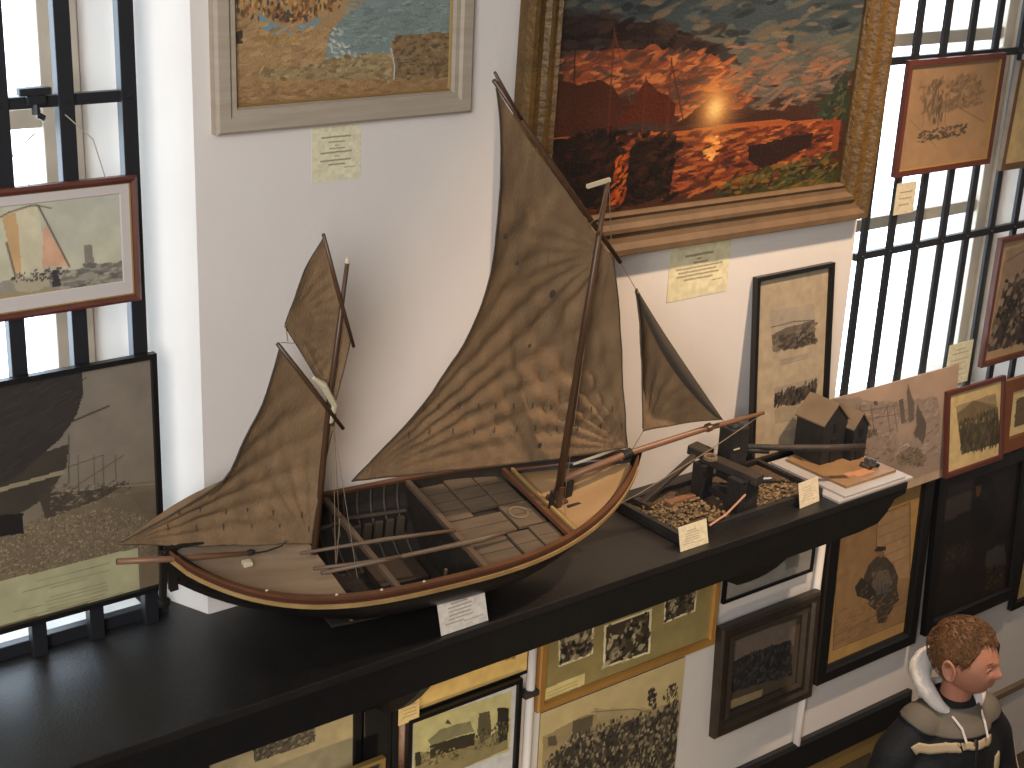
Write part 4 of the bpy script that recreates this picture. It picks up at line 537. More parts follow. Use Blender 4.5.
def strip(off, dz0, dz1, w, name, m, parent):
    mb = MB(); vs = []
    order = [(t, 1) for t in TS]+[(t, -1) for t in TS[::-1][1:-1]]
    for t, s in order:
        h_ = half(t); x = BL*t; L = 1+off/.572 if abs(t) > .98 else 1
        for a, b in ((off-w, dz0), (off, dz0), (off, dz1), (off-w, dz1)):
            hh = h_+a
            if abs(t) > .999: vs.append((x+math.copysign(a, t), 0, sheer(t)+b))
            else: vs.append((x+math.copysign(max(0, (abs(t)-.9)*10)*a*.6, t), s*max(hh, .001), sheer(t)+b))
    N_ = len(order); fs = []
    for i in range(N_):
        j = (i+1) % N_
        for k in range(4): fs.append((i*4+k, i*4+(k+1) % 4, j*4+(k+1) % 4, j*4+k))
    mb.add(vs, fs); return mb.build(name, m, parent)
strip(.005, -.001, .006, .013, 'gunwale_rail', M_rail, boat)
strip(.007, -.021, -.011, .007, 'rubbing_strake', M_strake, boat)
strip(.004, -.011, -.001, .006, 'upper_strake', mat('dark_red_strake', (76, 44, 32), .4), boat)
# small brass pins along the aft gunwale
for k in range(18):
    t = -.82+k*.058
    for s in (-1, 1): mb = MB(); mb.ell((BL*t, s*(half(t)+.0055), sheer(t)-.005), .0022, 6, 4)
for t in (-.74, -.5, -.33, -.16): mb = MB(); mb.ell((BL*t, -half(t)+.004, sheer(t)+.007), (.004, .0025, .0025), 6, 4); mb.build('thole_pin', M_bone, boat)
def deck(name, t0, t1, m, dz=-.018, inset=.010, crown=.006, n=26, th=.006, z=None):
    mb = MB(); K = 12; vs = []
    for i in range(n+1):
        t = t0+(t1-t0)*i/n; h_ = max(half(t)-inset, .0006); zz = z if z is not None else sheer(t)+dz
        for b in (0, -th):
            for k in range(K+1):
                q = -1+2*k/K; vs.append((BL*t*(1-.012*(abs(t) > .97)), q*h_, zz+crown*(1-q*q)+b))
    S_ = 2*(K+1); fs = []
    for i in range(n):
        for k in range(K):
            fs.append((i*S_+k, i*S_+k+1, (i+1)*S_+k+1, (i+1)*S_+k)); fs.append((i*S_+K+1+k, (i+1)*S_+K+1+k, (i+1)*S_+K+2+k, i*S_+K+2+k))
        for k in (0, K): fs.append((i*S_+k, (i+1)*S_+k, (i+1)*S_+K+1+k, i*S_+K+1+k))
    for i in (0, n):
        for k in range(K): fs.append((i*S_+k, i*S_+k+1, i*S_+K+2+k, i*S_+K+1+k))
    mb.add(vs, fs); return mb.build(name, m, boat, smooth=False)
deck('aft_deck', -.985, -.435, M_deck2)
fd = deck('foredeck', .545, .985, M_deck, dz=-.022)
# inner bulwark strip round the foredeck
mb = MB(); prev = None
for s in (-1, 1):
    P = [(BL*t, s*(half(t)-.016), sheer(t)-.010) for t in [.56+.4*k/14 for k in range(15)]]
    mb.tube(P, .004, 6)
mb.build('bulwark', M_rail, fd)
mb = MB(); mb.bar((.395, .04, .190), (.437, .035, .190), .006, .004); mb.build('deck_slot', M_in, fd); mb = MB(); mb.bar((.36, -.045, .188), (.47, -.05, .196), .008, .006); mb.build('deck_slot', M_in, fd); mb = MB(); mb.bar((.398, -.005, .193), (.45, -.01, .196), .005, .004)
mb.build('deck_slot', M_in, fd)
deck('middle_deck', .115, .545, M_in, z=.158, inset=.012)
# hatch boards
random.seed(3)
zz = .167; M_gap = M_in
for (x0, x1, y0, y1, dz) in ((.072, .150, .02, .168, 0), (.154, .225, .04, .175, .002), (.072, .215, -.065, .012, .003), (.072, .175, -.172, -.073, .001), (.180, .235, -.168, -.075, .005), (.222, .296, -.06, .032, .004), (.229, .296, .04, .165, .001), (.24, .296, -.15, -.070, .007)):
    mb = MB(); mb.box(x0, x1, y0, y1, zz+dz-.004, zz+dz+.004, bev=.001)
    k = max(int((y1-y0)/.035), 1)
    for i in range(1, k): mb.box(x0+.002, x1-.002, y0+(y1-y0)*i/k-.0002, y0+(y1-y0)*i/k+.0006, zz+dz+.004, zz+dz+.0046, 1)
    mb.build('hatch_board', [M_hatch, M_in], boat)
# well floor, ceiling planks, ribs
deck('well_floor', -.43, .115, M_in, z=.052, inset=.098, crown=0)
for k in range(9):
    x = -.235+k*.034
    for s in (-1, 1):
        mb = MB(); t = x/BL; p = section(t, .012, .014, 10); mb.tube([(x, s*y, z) for y, z in p[:8]], .0035, 5); mb.build('rib', mat('rib_wood', (64, 55, 45), .6), boat)
def bulk(x, z0, z1, m, name):
    t = x/BL; p = [(y, z) for y, z in section(t, .011, .014, 10) if z0 <= z <= z1]; y1 = half(t)-.012
    pts = [(y, z) for y, z in p]+[(-y, z) for y, z in p[::-1]]+[(-y1, z1), (y1, z1)]
    mb = MB(); extrude_poly(mb, pts, 'x', x-.004, x+.004); mb.build(name, m, boat)
bulk(.065, 0, .165, M_in, 'bulkhead'); bulk(-.25, 0, .174, M_in, 'bulkhead')
M_thw = mat('thwart_wood', (104, 84, 66), .5, c2=(84, 68, 54), scale=12, stretch=(4, .6, 4))
for x, w, z, m in ((-.145, .013, .188, M_thw), (.065, .014, .188, M_thw), (.303, .013, .193, M_rail), (.322, .007, .194, M_strake)):
    y1 = half(x/BL)-.006; mb = MB(); mb.box(x-w/2, x+w/2, -y1, y1, z-.012, z, bev=.0015); mb.build('thwart', m, boat)
# things in the well: boxes, nets, small chest
mb = MB(); mb.box(-.10, .02, -.03, .055, .052, .075, bev=.003); mb.build('well_chest', mat('well_chest', (64, 50, 38), .6, c2=(48, 38, 30)), boat)
mb = MB()
for k in range(5): mb.box(-.1+k*.028, -.082+k*.028, .118, .128, .07, .135, bev=.002)
mb.tube([(-.21, .13, .138), (-.1, .145, .145), (.04, .14, .138)], .005, 6); mb.build('side_boards', mat('side_board_wood', (74, 64, 50), .6), boat)
mb = MB()
for k in range(3): mb.bar((-.205+k*.02, -.085, .058), (-.205+k*.02, .085, .060), .014, .006)
mb.build('floor_boards', M_in, boat)
mb = MB(); mb.tube([(.006, -.115, .05), (.006, -.115, .15)], .004, 6); mb.tube([(-.2, -.09, .055), (-.2, -.09, .12)], .005, 6); mb.build('stanchion', M_pole, boat)

# masts
mb = MB(); mb.tube([(.352, -.012, .155), (.352, -.012, .6), (.352, -.012, .972)], [.0095, .0085, .005], 12); mast = mb.build('main_mast', M_mast, boat, smooth=True)
mb = MB(); mb.box(.334, .370, -.033, .010, .175, .196, bev=.003); mb.tube([(.352, -.012, .19), (.352, -.012, .218)], [.015, .012], 12); mb.bar((.342, -.036, .18), (.342, -.036, .24), .005, .012); mb.build('mast_step', M_mast, mast)
mb = MB(); mb.bar((.300, -.014, .966), (.357, -.012, .976), .007, .008); mb.build('mast_cap', M_bone, mast)
mb = MB(); mb.tube([(-.258, 0, .035), (-.245, 0, .55), (-.2285, 0, .85)], [.008, .006, .0045], 10); mm = mb.build('mizzen_mast', M_mast, boat, smooth=True)
mb = MB(); mb.ell((-.2285, 0, .853), (.005, .005, .008), 8, 6); mb.build('mast_cap', M_bone, mm)
mb = MB(); mb.tube([(-.24, -.001, .50), (-.235, -.003, .54), (-.262, -.004, .59), (-.285, -.003, .61)], [.006, .007, .008, .004], 7); mb.build('topmast_lashing', M_bone, mm)
# spars
def spar(name, pts, r, m, y=0, parent=boat):
    mb = MB(); mb.tube([(x, y, z) for x, z in pts], r, 10); return mb.build(name, m, parent, smooth=True)
spar('main_yard', [(.050, 1.200), (.24, .985), (.425, .778)], [.0045, .0065, .005], M_mast, -.006)
spar('topsail_spar', [(.046, 1.218), (.075, 1.178), (.12, 1.12)], [.003, .004, .003], M_mast, -.012)
spar('mizzen_yard', [(-.367, .699), (-.29, .592), (-.212, .482)], [.0045, .0055, .004], M_mast, -.006)
spar('topsail_yard', [(-.286, .918), (-.245, .79), (-.203, .668)], [.0035, .0045, .0035], M_mast, -.006)
bs = spar('bowsprit', [(.366, .238), (.541, .272), (.756, .296), (.950, .309)], [.0085, .0085, .0075, .0045], M_spar, -.004)
mb = MB(); mb.tube([(.53, -.004, .268), (.552, -.004, .274)], .012, 12); mb.build('bowsprit_collar', M_iron, bs); mb = MB(); mb.box(.372, .39, -.016, .008, .165, .235); mb.build('heel_post', M_iron, bs)
mb = MB(); mb.tube([(.772, -.004, .298), (.784, -.004, .300)], .011, 10); mb.build('traveller_ring', M_rail, bs)
spar('jib_boom_pole', [(.40, .262), (.47, .272), (.545, .285)], [.003, .004, .003], M_bone, .012)
og = spar('outrigger', [(-.683, .275), (-.551, .250), (-.400, .226)], [.0065, .007, .0045], M_spar, -.012)
mb = MB(); mb.tube([(-.40, -.014, .226), (-.37, -.014, .224), (-.335, -.012, .228), (-.325, -.01, .236)], .002, 5); mb.ell((-.405, -.012, .228), (.011, .007, .007), 8, 6); mb.build('outrigger_lashing', M_iron, og)
mb = MB(); mb.box(-.425, -.405, -.03, -.012, .205, .215, bev=.003); mb.build('mooring_cleat', M_bone, boat)
# rudder
rd = MB(); rd.box(-.593, -.578, -.006, .006, .150, .268, bev=.003); rd.ell((-.582, 0, .142), (.014, .008, .013), 10, 8); rd.tube([(-.588, 0, .16), (-.582, 0, .14)], .008, 8)
ru = rd.build('rudder', M_hull, boat); mb = MB(); mb.tube([(-.586, 0, .265), (-.55, .004, .27), (-.5, .008, .262)], [.006, .005, .004], 6); mb.build('tiller', M_hull, ru)
# cleat post and mast tackle
mb = MB(); mb.tube([(.322, -.03, .185), (.322, -.03, .230)], .0055, 8); mb.build('bitt', M_iron, boat)
mb = MB(); mb.tube([(.25+.022*math.cos(a), -.01+.022*math.sin(a), .177) for a in [k*.5 for k in range(13)]], .003, 5); mb.build('rope_coil', M_rope, boat)

# ---- sails
def curve_pts(c, n):
    P = [Vector((a, b)) for a, b in c]; d = [0]
    for i in range(1, len(P)): d.append(d[-1]+(P[i]-P[i-1]).length)
    out = []
    for k in range(n+1):
        s = d[-1]*k/n; i = 0
        while i < len(d)-2 and d[i+1] < s: i += 1
        f = (s-d[i])/(d[i+1]-d[i]+1e-9)
        p0 = P[max(i-1, 0)]; p1 = P[i]; p2 = P[i+1]; p3 = P[min(i+2, len(P)-1)]
        v = .5*((2*p1)+(p2-p0)*f+(2*p0-5*p1+4*p2-p3)*f*f+(3*p1-p0-3*p2+p3)*f**3); out.append(v)
    return out
M_sail = mat('tanned_canvas', (140, 110, 76), .85, c2=(98, 77, 55), scale=24, bump=.3, bscale=260, stretch=(1, 1, .45), contrast=.8)
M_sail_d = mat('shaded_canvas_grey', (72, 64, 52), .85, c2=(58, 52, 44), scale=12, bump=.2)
def sail(name, head, luff, foot, leech, billow, folds, y0=0, m=M_sail, n=90, hem=True, dots=0):
    """four edges; head leech->luff, foot leech->luff, luff top->bottom, leech top->bottom"""
    H, L_, F_, E_ = (curve_pts(c, n) for c in (head, luff, foot, leech)); vs = []
    c00, c10, c01, c11 = H[0], H[n], F_[0], F_[n]
    for j in range(n+1):
        v = j/n
        for i in range(n+1):
            u = i/n
            p = (1-v)*H[i]+v*F_[i]+(1-u)*E_[j]+u*L_[j]-((1-u)*(1-v)*c00+u*(1-v)*c10+(1-u)*v*c01+u*v*c11)
            y = billow*math.sin(math.pi*min(max(u, 0), 1))**.8*math.sin(math.pi*(v*.86+.07))
            edge = min(1, 6*min(u, 1-u, v+.05, 1-v))
            for (fx, fz, k, amp, ph, reach) in folds:
                dx, dz = p.x-fx, p.y-fz; r = math.hypot(dx, dz); th = math.atan2(dz, dx)
                q = math.sin(th*k+ph+0.6*mnoise.noise(Vector((p.x*7, p.y*7, k))))
                y += amp*edge*(q if q > 0 else q*.6)*min(r/.08, 1)*math.exp(-r/reach)
            y += .0035*mnoise.noise(Vector((p.x*14, p.y*14, 3)))+.0014*mnoise.noise(Vector((p.x*50, p.y*50, 1)))
            vs.append((p.x, y0+y, p.y))
    mb = MB(); N1 = n+1
    mb.add(vs, [(j*N1+i, j*N1+i+1, (j+1)*N1+i+1, (j+1)*N1+i) for j in range(n) for i in range(n)])
    o = mb.build(name, m, boat, smooth=True); so = o.modifiers.new('thick', 'SOLIDIFY'); so.thickness = .0016
    if hem:
        mb = MB(); b = [vs[i] for i in range(N1)]; r_ = [vs[j*N1+n] for j in range(N1)]; f = [vs[n*N1+i] for i in range(N1)]; l = [vs[j*N1] for j in range(N1)]
        for e in (r_[::3], f[::3], l[::3]): mb.tube(e, .0017, 5)
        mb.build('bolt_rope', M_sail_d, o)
    if dots:
        for k in range(dots):
            mb = MB()
            v = .78+.08*(k % 2); i = int(n*(k+.5)/dots); j = int(n*v); x, y, z = vs[j*N1+i]; mb.tube([(x, y-.003, z+.006), (x+.001, y-.004, z-.008)], .0011, 4); mb.build('reef_point', M_sail_d, o)
    return o, vs, N1
ms, mv, mN = sail('mainsail', [(0.061, 1.183), (0.154, 1.072), (0.256, 0.961), (0.352, 0.851), (0.409, 0.782)], [(0.409, 0.782), (0.440, 0.687), (0.467, 0.585), (0.498, 0.452), (0.541, 0.287)],
     [(-0.179, 0.345), (0.009, 0.322), (0.189, 0.303), (0.351, 0.290), (0.541, 0.287)],
     [(0.061, 1.183), (0.078, 1.122), (0.089, 1.060), (0.101, 0.953), (0.102, 0.875), (0.099, 0.771), (0.072, 0.667), (0.017, 0.565), (-0.058, 0.465), (-0.179, 0.345)],
     .045, [(.541, .287, 34, .0085, 0, .30), (-.179, .345, 46, .010, 1, .40), (.40, .80, 22, .006, .5, .25), (.36, .16, 44, .006, 0, .45)], dots=22)
# patches and stains on the mainsail
for x, z, s in ((.29, .70, .008), (.135, .86, .005), (.30, .33, .006), (.18, .79, .004), (.25, .58, .004)):
    k = min(range(len(mv)), key=lambda i: (mv[i][0]-x)**2+(mv[i][2]-z)**2); y = mv[k][1]-.0025
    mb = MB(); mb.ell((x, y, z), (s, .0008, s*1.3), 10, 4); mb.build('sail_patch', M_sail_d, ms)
sail('mizzen_sail', [(-0.359, 0.690), (-0.323, 0.641), (-0.281, 0.585), (-0.228, 0.516)], [(-0.228, 0.516), (-0.244, 0.403), (-0.255, 0.320), (-0.263, 0.209)],
     [(-0.677, 0.307), (-0.552, 0.269), (-0.401, 0.235), (-0.263, 0.209)], [(-0.359, 0.690), (-0.385, 0.580), (-0.427, 0.488), (-0.466, 0.408), (-0.572, 0.350), (-0.677, 0.307)],
     .03, [(-.677, .307, 40, .008, 0, .30), (-.263, .209, 28, .006, 1, .22)], n=64, dots=12)
# rolled leech flap behind the mizzen
mb = MB(); K = 24; top = curve_pts([(-.465, .405), (-.50, .388), (-.545, .364), (-.60, .335), (-.665, .309)], K); bot = curve_pts([(-.452, .418), (-.475, .378), (-.545, .330), (-.60, .312), (-.665, .305)], K)
vs = []
for k in range(K+1): vs += [(top[k].x-.004*math.sin(math.pi*k/K), .03*math.sin(math.pi*k/K)+.004, top[k].y-.012*math.sin(math.pi*k/K)), (bot[k].x, .018*math.sin(math.pi*k/K), bot[k].y)]
mb.add(vs, [(2*k, 2*k+1, 2*k+3, 2*k+2) for k in range(K)]); o = mb.build('sail_flap', M_sail, boat, smooth=True); so = o.modifiers.new('thick', 'SOLIDIFY'); so.thickness = .0016
sail('mizzen_topsail', [(-0.281, 0.908), (-0.257, 0.829), (-0.249, 0.799), (-0.209, 0.679)], [(-0.209, 0.679), (-0.218, 0.619), (-0.234, 0.533)],
     [(-0.351, 0.732), (-0.305, 0.656), (-0.264, 0.586), (-0.234, 0.533)], [(-0.281, 0.908), (-0.316, 0.846), (-0.337, 0.779), (-0.351, 0.732)],
     .016, [(-.351, .732, 24, .003, 0, .15), (-.209, .679, 20, .003, 2, .15)], n=40)
jb, jv, jN = sail('jib', [(0.484, 0.699), (0.485, 0.698), (0.486, 0.697)], [(0.486, 0.697), (0.575, 0.589), (0.691, 0.454), (0.814, 0.315)],
     [(0.577, 0.326), (0.691, 0.322), (0.814, 0.315)], [(0.484, 0.699), (0.515, 0.61), (0.533, 0.52), (0.555, 0.42), (0.577, 0.326)],
     .035, [(.814, .315, 22, .006, 0, .22), (.577, .326, 20, .005, 1, .18)], y0=-.004, n=56)
# the luff of the jib folds back on itself
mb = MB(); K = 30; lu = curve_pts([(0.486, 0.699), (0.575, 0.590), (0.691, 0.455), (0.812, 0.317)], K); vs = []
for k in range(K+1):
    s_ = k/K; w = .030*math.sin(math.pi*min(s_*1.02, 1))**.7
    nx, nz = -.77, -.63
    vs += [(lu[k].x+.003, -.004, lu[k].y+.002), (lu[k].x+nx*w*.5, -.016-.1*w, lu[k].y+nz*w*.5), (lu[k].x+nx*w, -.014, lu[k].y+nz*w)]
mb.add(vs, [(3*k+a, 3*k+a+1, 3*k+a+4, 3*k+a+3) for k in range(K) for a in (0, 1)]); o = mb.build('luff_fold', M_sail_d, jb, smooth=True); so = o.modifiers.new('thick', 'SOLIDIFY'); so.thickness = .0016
# rigging
R_ = .0009
def rope(*p, r=R_):
    m_ = MB(); m_.tube(p, r, 4); m_.build('rope', M_rope, boat)
rope((.425, -.004, .778), (.484, -.004, .703)); rope((.577, -.004, .326), (.556, -.004, .284), r=.0013)
rope((.352, -.012, .968), (.33, -.03, .90), (.318, -.012, .878)); rope((.356, -.012, .968), (.382, -.02, .83)); rope((.352, -.014, .968), (.345, -.016, .86))
rope((.945, -.004, .306), (.80, -.006, .235), (.60, -.01, .155), (.545, -.008, .135), r=.0016)
rope((.352, -.02, .22), (.335, -.09, .17)); rope((-.235, -.004, .50), (-.226, -.05, .16)); rope((-.235, -.004, .50), (-.20, -.10, .17)); rope((-.232, .004, .52), (-.17, .05, .17)); rope((-.226, -.05, .30), (-.226, -.05, .045), r=.0014)
rope((.352, -.012, .88), (.36, -.03, .16)); rope((-.36, -.004, .70), (-.31, -.004, .69), (-.262, -.004, .60)); rope((-.351, -.004, .732), (-.345, -.004, .70))
rope((.541, -.004, .285), (.50, -.004, .36), (.49, -.004, .30), r=.0007)
for p, s in (((-.226, -.05, .30), .0045), ((-.226, -.05, .16), .004), ((.484, -.004, .703), .004), ((.352, -.022, .22), .006), ((-.236, -.005, .497), .005), ((.345, -.016, .86), .006), ((-.251, .02, .34), .007)):
    mb = MB(); mb.ell(p, (s, s*.6, s*1.2), 8, 6); mb.build('pulley_block', M_bone if s == .007 else M_mast, boat)
bpy.context.view_layer.update()
BM = boat.matrix_world.copy()
def thing_on_boat(name, build, m, label, cat, group=None):
    mb = MB(); build(mb); mb.v = [tuple(BM @ Vector(v)) for v in mb.v]; o = mb.build(name, m, None, smooth=True); return tag(o, label, cat, group)
thing_on_boat('wooden_pole', lambda b: b.tube([(-.293, -.014, .200), (-.1, -.028, .198), (.061, -.048, .196)], [.0035, .005, .004], 8), M_pole, 'upper of the two thin poles laid across the open well of the boat', 'pole', 'poles laid in the boat')
thing_on_boat('wooden_pole', lambda b: (b.tube([(-.281, -.092, .198), (-.05, -.098, .197), (.10, -.100, .196), (.19, -.096, .198)], [.0045, .005, .007, .002], 8), b.tube([(-.29, -.073, .199), (-.2, -.088, .199), (-.1, -.100, .200)], .004, 8)), M_pole, 'lower pole nearest the gunwale laid across the open well of the boat', 'pole', 'poles laid in the boat')

# ------------------------------------------------------------------ model beach capstan
M_tar = mat('tarred_timber', (30, 30, 32), .45, c2=(50, 46, 42), scale=22, bump=.3, bscale=120)
M_tim = mat('weathered_timber', (62, 53, 44), .6, c2=(42, 37, 32), scale=20, bump=.3, bscale=120)
M_shin = mat('model_shingle', (146, 120, 82), .8, c2=(104, 84, 58), scale=70, contrast=.35, bump=.8, bscale=120)
M_gnd = mat('model_ground', (90, 72, 52), .85, c2=(70, 56, 42), scale=40, bump=.5, bscale=90)
cp = empty('model_capstan', (2.69, 2.49, 0)); tag(cp, 'dark timber model beach capstan on a shingle covered base beside the boat bow', 'model capstan')
mb = MB()
X0, X1, Y0, Y1 = -.262, .262, -.122, .122
mb.box(X0, X1, Y0, Y1, 0, .008)
for a in ((X0, X1, Y0, Y0+.014), (X0, X1, Y1-.014, Y1), (X0, X0+.014, Y0+.014, Y1-.014), (X1-.014, X1, Y0+.014, Y1-.014)): mb.box(*a, .008, .026, bev=.002)
mb.build('base_tray', M_tar, cp)
mb = MB(); K = 60; J = 28; vs = []
for j in range(J+1):
    for i in range(K+1):
        x = X0+.015+(X1-X0-.03)*i/K; y = Y0+.015+(Y1-Y0-.03)*j/J
        z = .012+.006*mnoise.noise(Vector((x*9, y*9, 0)))+.004*abs(mnoise.noise(Vector((x*60, y*60, 2))))+.006*max(0, 1-((x-.12)/.09)**2-((y+.03)/.08)**2)
        vs.append((x, y, z))
mb.add(vs, [(j*(K+1)+i, j*(K+1)+i+1, (j+1)*(K+1)+i+1, (j+1)*(K+1)+i) for j in range(J) for i in range(K)]); mb.build('ground', M_gnd, cp)
mb = MB(); rg = random.Random(2)
for k in range(520):
    if k % 2: x = rg.uniform(-.24, -.06); y = rg.uniform(-.10, .06)
    else: x = rg.gauss(.12, .055); y = rg.gauss(-.035, .04)
    if not (X0+.02 < x < X1-.02 and Y0+.02 < y < Y1-.02): continue
    s_ = rg.uniform(.0025, .0055); mb.ell((x, y, .018+rg.uniform(0, .004)), (s_*1.3, s_, s_*.7), 6, 4)
o = mb.build('shingle', M_shin, cp, smooth=True); o['kind'] = 'stuff'
mb = MB(); mb.box(-.052, -.014, .02, .062, .015, .108, bev=.003); mb.build('post', M_tar, cp)
mb = MB(); mb.box(-.038, .030, -.102, -.052, .015, .105, bev=.003); mb.box(-.03, .02, -.052, .02, .03, .05, bev=.003); mb.build('post', M_tar, cp)
mb = MB(); mb.bar((-.022, .098, .128), (-.012, .045, .124), .044, .026, bev=1); mb.bar((-.02, .05, .118), (.012, -.118, .106), .034, .026, bev=1); mb.build('cross_beam', M_tim, cp)
mb = MB(); mb.bar((-.04, .07, .118), (-.21, .075, .022), .018, .014, bev=1); mb.bar((-.21, .1, .022), (-.205, .045, .022), .02, .012); mb.build('brace', M_tim, cp)
mb = MB(); mb.box(.012, .072, -.012, .040, .06, .205, bev=.005); mb.ell((.042, .014, .206), (.022, .02, .010), 12, 6); mb.build('capstan_head', M_tar, cp)
mb = MB(); mb.box(.018, .04, -.0135, -.011, .150, .1535); mb.build('bar_slot', M_bone, cp)
mb = MB(); mb.tube([(.02, -.10, .098), (.055, -.115, .098)], .009, 10); mb.build('axle', mat('blued_steel', (58, 62, 70), .35, metal=.5), cp)
mb = MB(); mb.tube([(.06, .03, .138), (.16, -.02, .130), (.30, -.09, .123), (.395, -.135, .121)], [.007, .0085, .0095, .0095], 10); mb.tube([(.09, .012, .127), (.15, -.015, .120)], .008, 8); mb.build('capstan_bar', M_tim, cp, smooth=True)
mb = MB(); mb.tube([(-.03, -.112, .075), (-.10, -.118, .040), (-.165, -.125, .028)], .0028, 6); mb.ell((-.105, -.118, .038), .0045, 6, 4); mb.build('copper_rod', mat('copper', (206, 150, 120), .35, metal=.3), cp)
mb = MB(); mb.box(-.155, -.06, .03, .05, .014, .026, bev=.002); mb.build('plank', mat('plank', (124, 84, 58), .55), cp)
mb = MB(); mb.tube([(-.04+.016*math.cos(k*.7), .012+.016*math.sin(k*.7), .132+.003*(k//9)) for k in range(26)], .0032, 5); mb.build('rope_coil', M_rope, cp)

# ------------------------------------------------------------------ model huts on boards
mb = MB(); mb.box(2.955, 3.262, 2.312, 2.60, .0, .008, bev=.002); mb.box(2.985, 3.235, 2.318, 2.59, .008, .014, bev=.001)
tag(mb.build('display_board', mat('white_card', (166, 160, 156), .5)), 'white display board at the right end of the black shelf', 'board')
hd = empty('model_net_huts', (3.13, 2.45, .014)); tag(hd, 'model of tall dark net huts on a square plywood board', 'model huts')
mb = MB(); mb.box(-.105, .103, -.10, .12, 0, .008, bev=.001); mb.build('plywood_base', mat('plywood', (148, 116, 80), .5, c2=(128, 98, 66), scale=12), hd)
mb = MB(); mb.box(-.03, .04, -.075, -.045, .008, .0085); mb.box(-.05, -.02, -.06, -.04, .008, .009); mb.build('ground_patch', mat('ground_patch', (178, 124, 90), .7), hd)
M_boards = mat('tarred_boards', (30, 30, 32), .55, c2=(46, 44, 42), scale=30, stretch=(8, 8, .6), bump=.2)
M_roof = mat('tan_hut_roof', (128, 108, 84), .6, c2=(106, 88, 68), scale=12)
def hut(x0, x1, y0, y1, ze, zr, name='hut'):
    mb = MB(); xm = (x0+x1)/2
    extrude_poly(mb, [(x0, .008), (x1, .008), (x1, ze), (xm, zr), (x0, ze)], 'y', y0, y1)
    h = mb.build(name, M_boards, hd)
    r_ = MB()
    for s, xe in ((-1, x0), (1, x1)):
        ex = xe+s*.006; ez = ze-.006*(zr-ze)/(xm-x0)
        extrude_poly(r_, [(xm, zr+.004), (ex, ez+.004), (ex, ez), (xm, zr)], 'y', y0-.004, y1+.004)
    r_.build('roof', M_roof, h)
    d = MB(); d.box(xm-.012, xm+.012, y0-.0025, y0, .008, ze*.6); d.box(xm-.008, xm+.008, y0-.002, y0, ze*.75, ze*.95); d.build('hut_door', mat('hut_door', (32, 30, 29), .5), h)
hut(-.060, .036, .035, .135, .130, .180)
hut(.038, .098, .010, .10, .108, .145)
wn = empty('model_winch', (3.185, 2.405, .022)); tag(wn, 'tiny grey model winch with wheels on the plywood board', 'model winch')
mb = MB(); mb.box(-.022, .022, -.014, .014, .004, .009); mb.box(-.016, -.004, -.010, .010, .009, .028, bev=.002); mb.box(.002, .014, -.010, .010, .009, .022, bev=.002); mb.bar((.016, 0, .02), (.05, .01, .012), .004); mb.build('winch_body', mat('winch_grey', (92, 86, 80), .5, c2=(60, 56, 52), scale=60), wn)
for x in (-.015, .015):
    for y in (-.016, .016):
        mb = MB(); mb.tube([(x, y-.002, .006), (x, y+.002, .006)], .006, 10); mb.build('wheel', M_iron, wn)

# small black box on the lower wall
mb = MB(); mb.box(-.022, .022, -.05, .0, .0, .135, bev=.012); tag(mb.build('wall_box', M_black, loc=(4.36, W, -1.165)), 'small black rounded box on the wall behind the face of the boy', 'box')

# ------------------------------------------------------------------ the boy
# local frame: floor z = 0, chest towards -Y, head turned to his left
BZ = ZF; BX, BY = 3.292, 2.085; ROTB = math.radians(-14)
boy = empty('person', (BX, BY, BZ), (0, 0, ROTB))
tag(boy, 'boy with short ginger hair in a black jacket with beige stripes, looking right', 'person')
HS = 1.30                                        # standing height
def blob(chains, name, m, parent, voxel=.006, smooth=2, disp=None, extra=None):
    """overlapping tapered tubes and balls fused to one surface"""
    mb = MB()
    for pts, rs in chains:
        P = [Vector(p) for p in pts]
        for i in range(len(P)-1):
            L_ = (P[i+1]-P[i]).length; k = max(int(L_/(min(rs[i], rs[i+1])*.6)), 1)
            Q = [P[i].lerp(P[i+1], j/k) for j in range(k+1)]; R = [rs[i]+(rs[i+1]-rs[i])*j/k for j in range(k+1)]
            mb.tube(Q, R, 16)
        for p, r in zip(P, rs): mb.ell(p, r, 16, 10)
    if extra: extra(mb)
    o = mb.build(name, m, parent, smooth=True)
    rm = o.modifiers.new('remesh', 'REMESH'); rm.mode = 'VOXEL'; rm.voxel_size = voxel; rm.use_smooth_shade = True
    if smooth: sm = o.modifiers.new('smooth', 'SMOOTH'); sm.factor = .5; sm.iterations = smooth
    if disp:
        t = bpy.data.textures.new(name, 'CLOUDS'); t.noise_scale = disp[1]; dm = o.modifiers.new('folds', 'DISPLACE'); dm.texture = t; dm.strength = disp[0]; dm.mid_level = .5
    return o
M_skin = mat('skin', (178, 124, 98), .5, c2=(168, 112, 88), scale=14, spec=.35)
M_hair = mat('ginger_hair', (120, 82, 46), .5, c2=(82, 54, 30), scale=60, stretch=(3, 1, 1), bump=.5, bscale=200)
M_coat = mat('black_jacket', (11, 12, 14), .75, c2=(16, 17, 19), scale=10, bump=.2, bscale=80)
M_beige = mat('beige_stripe', (168, 148, 116), .7); M_hood = mat('pale_fleece', (206, 196, 186), .9, bump=.3, bscale=180); M_yoke = mat('grey_yoke', (96, 88, 76), .8)
M_jean = mat('blue_jeans', (44, 52, 70), .8)
HC = Vector((.0, -.005, HS-.105)); HT = math.radians(30)            # head centre, turn to his left (+x)
Rh = Matrix.Rotation(HT, 3, 'Z') @ Matrix.Rotation(math.radians(-3), 3, 'X')
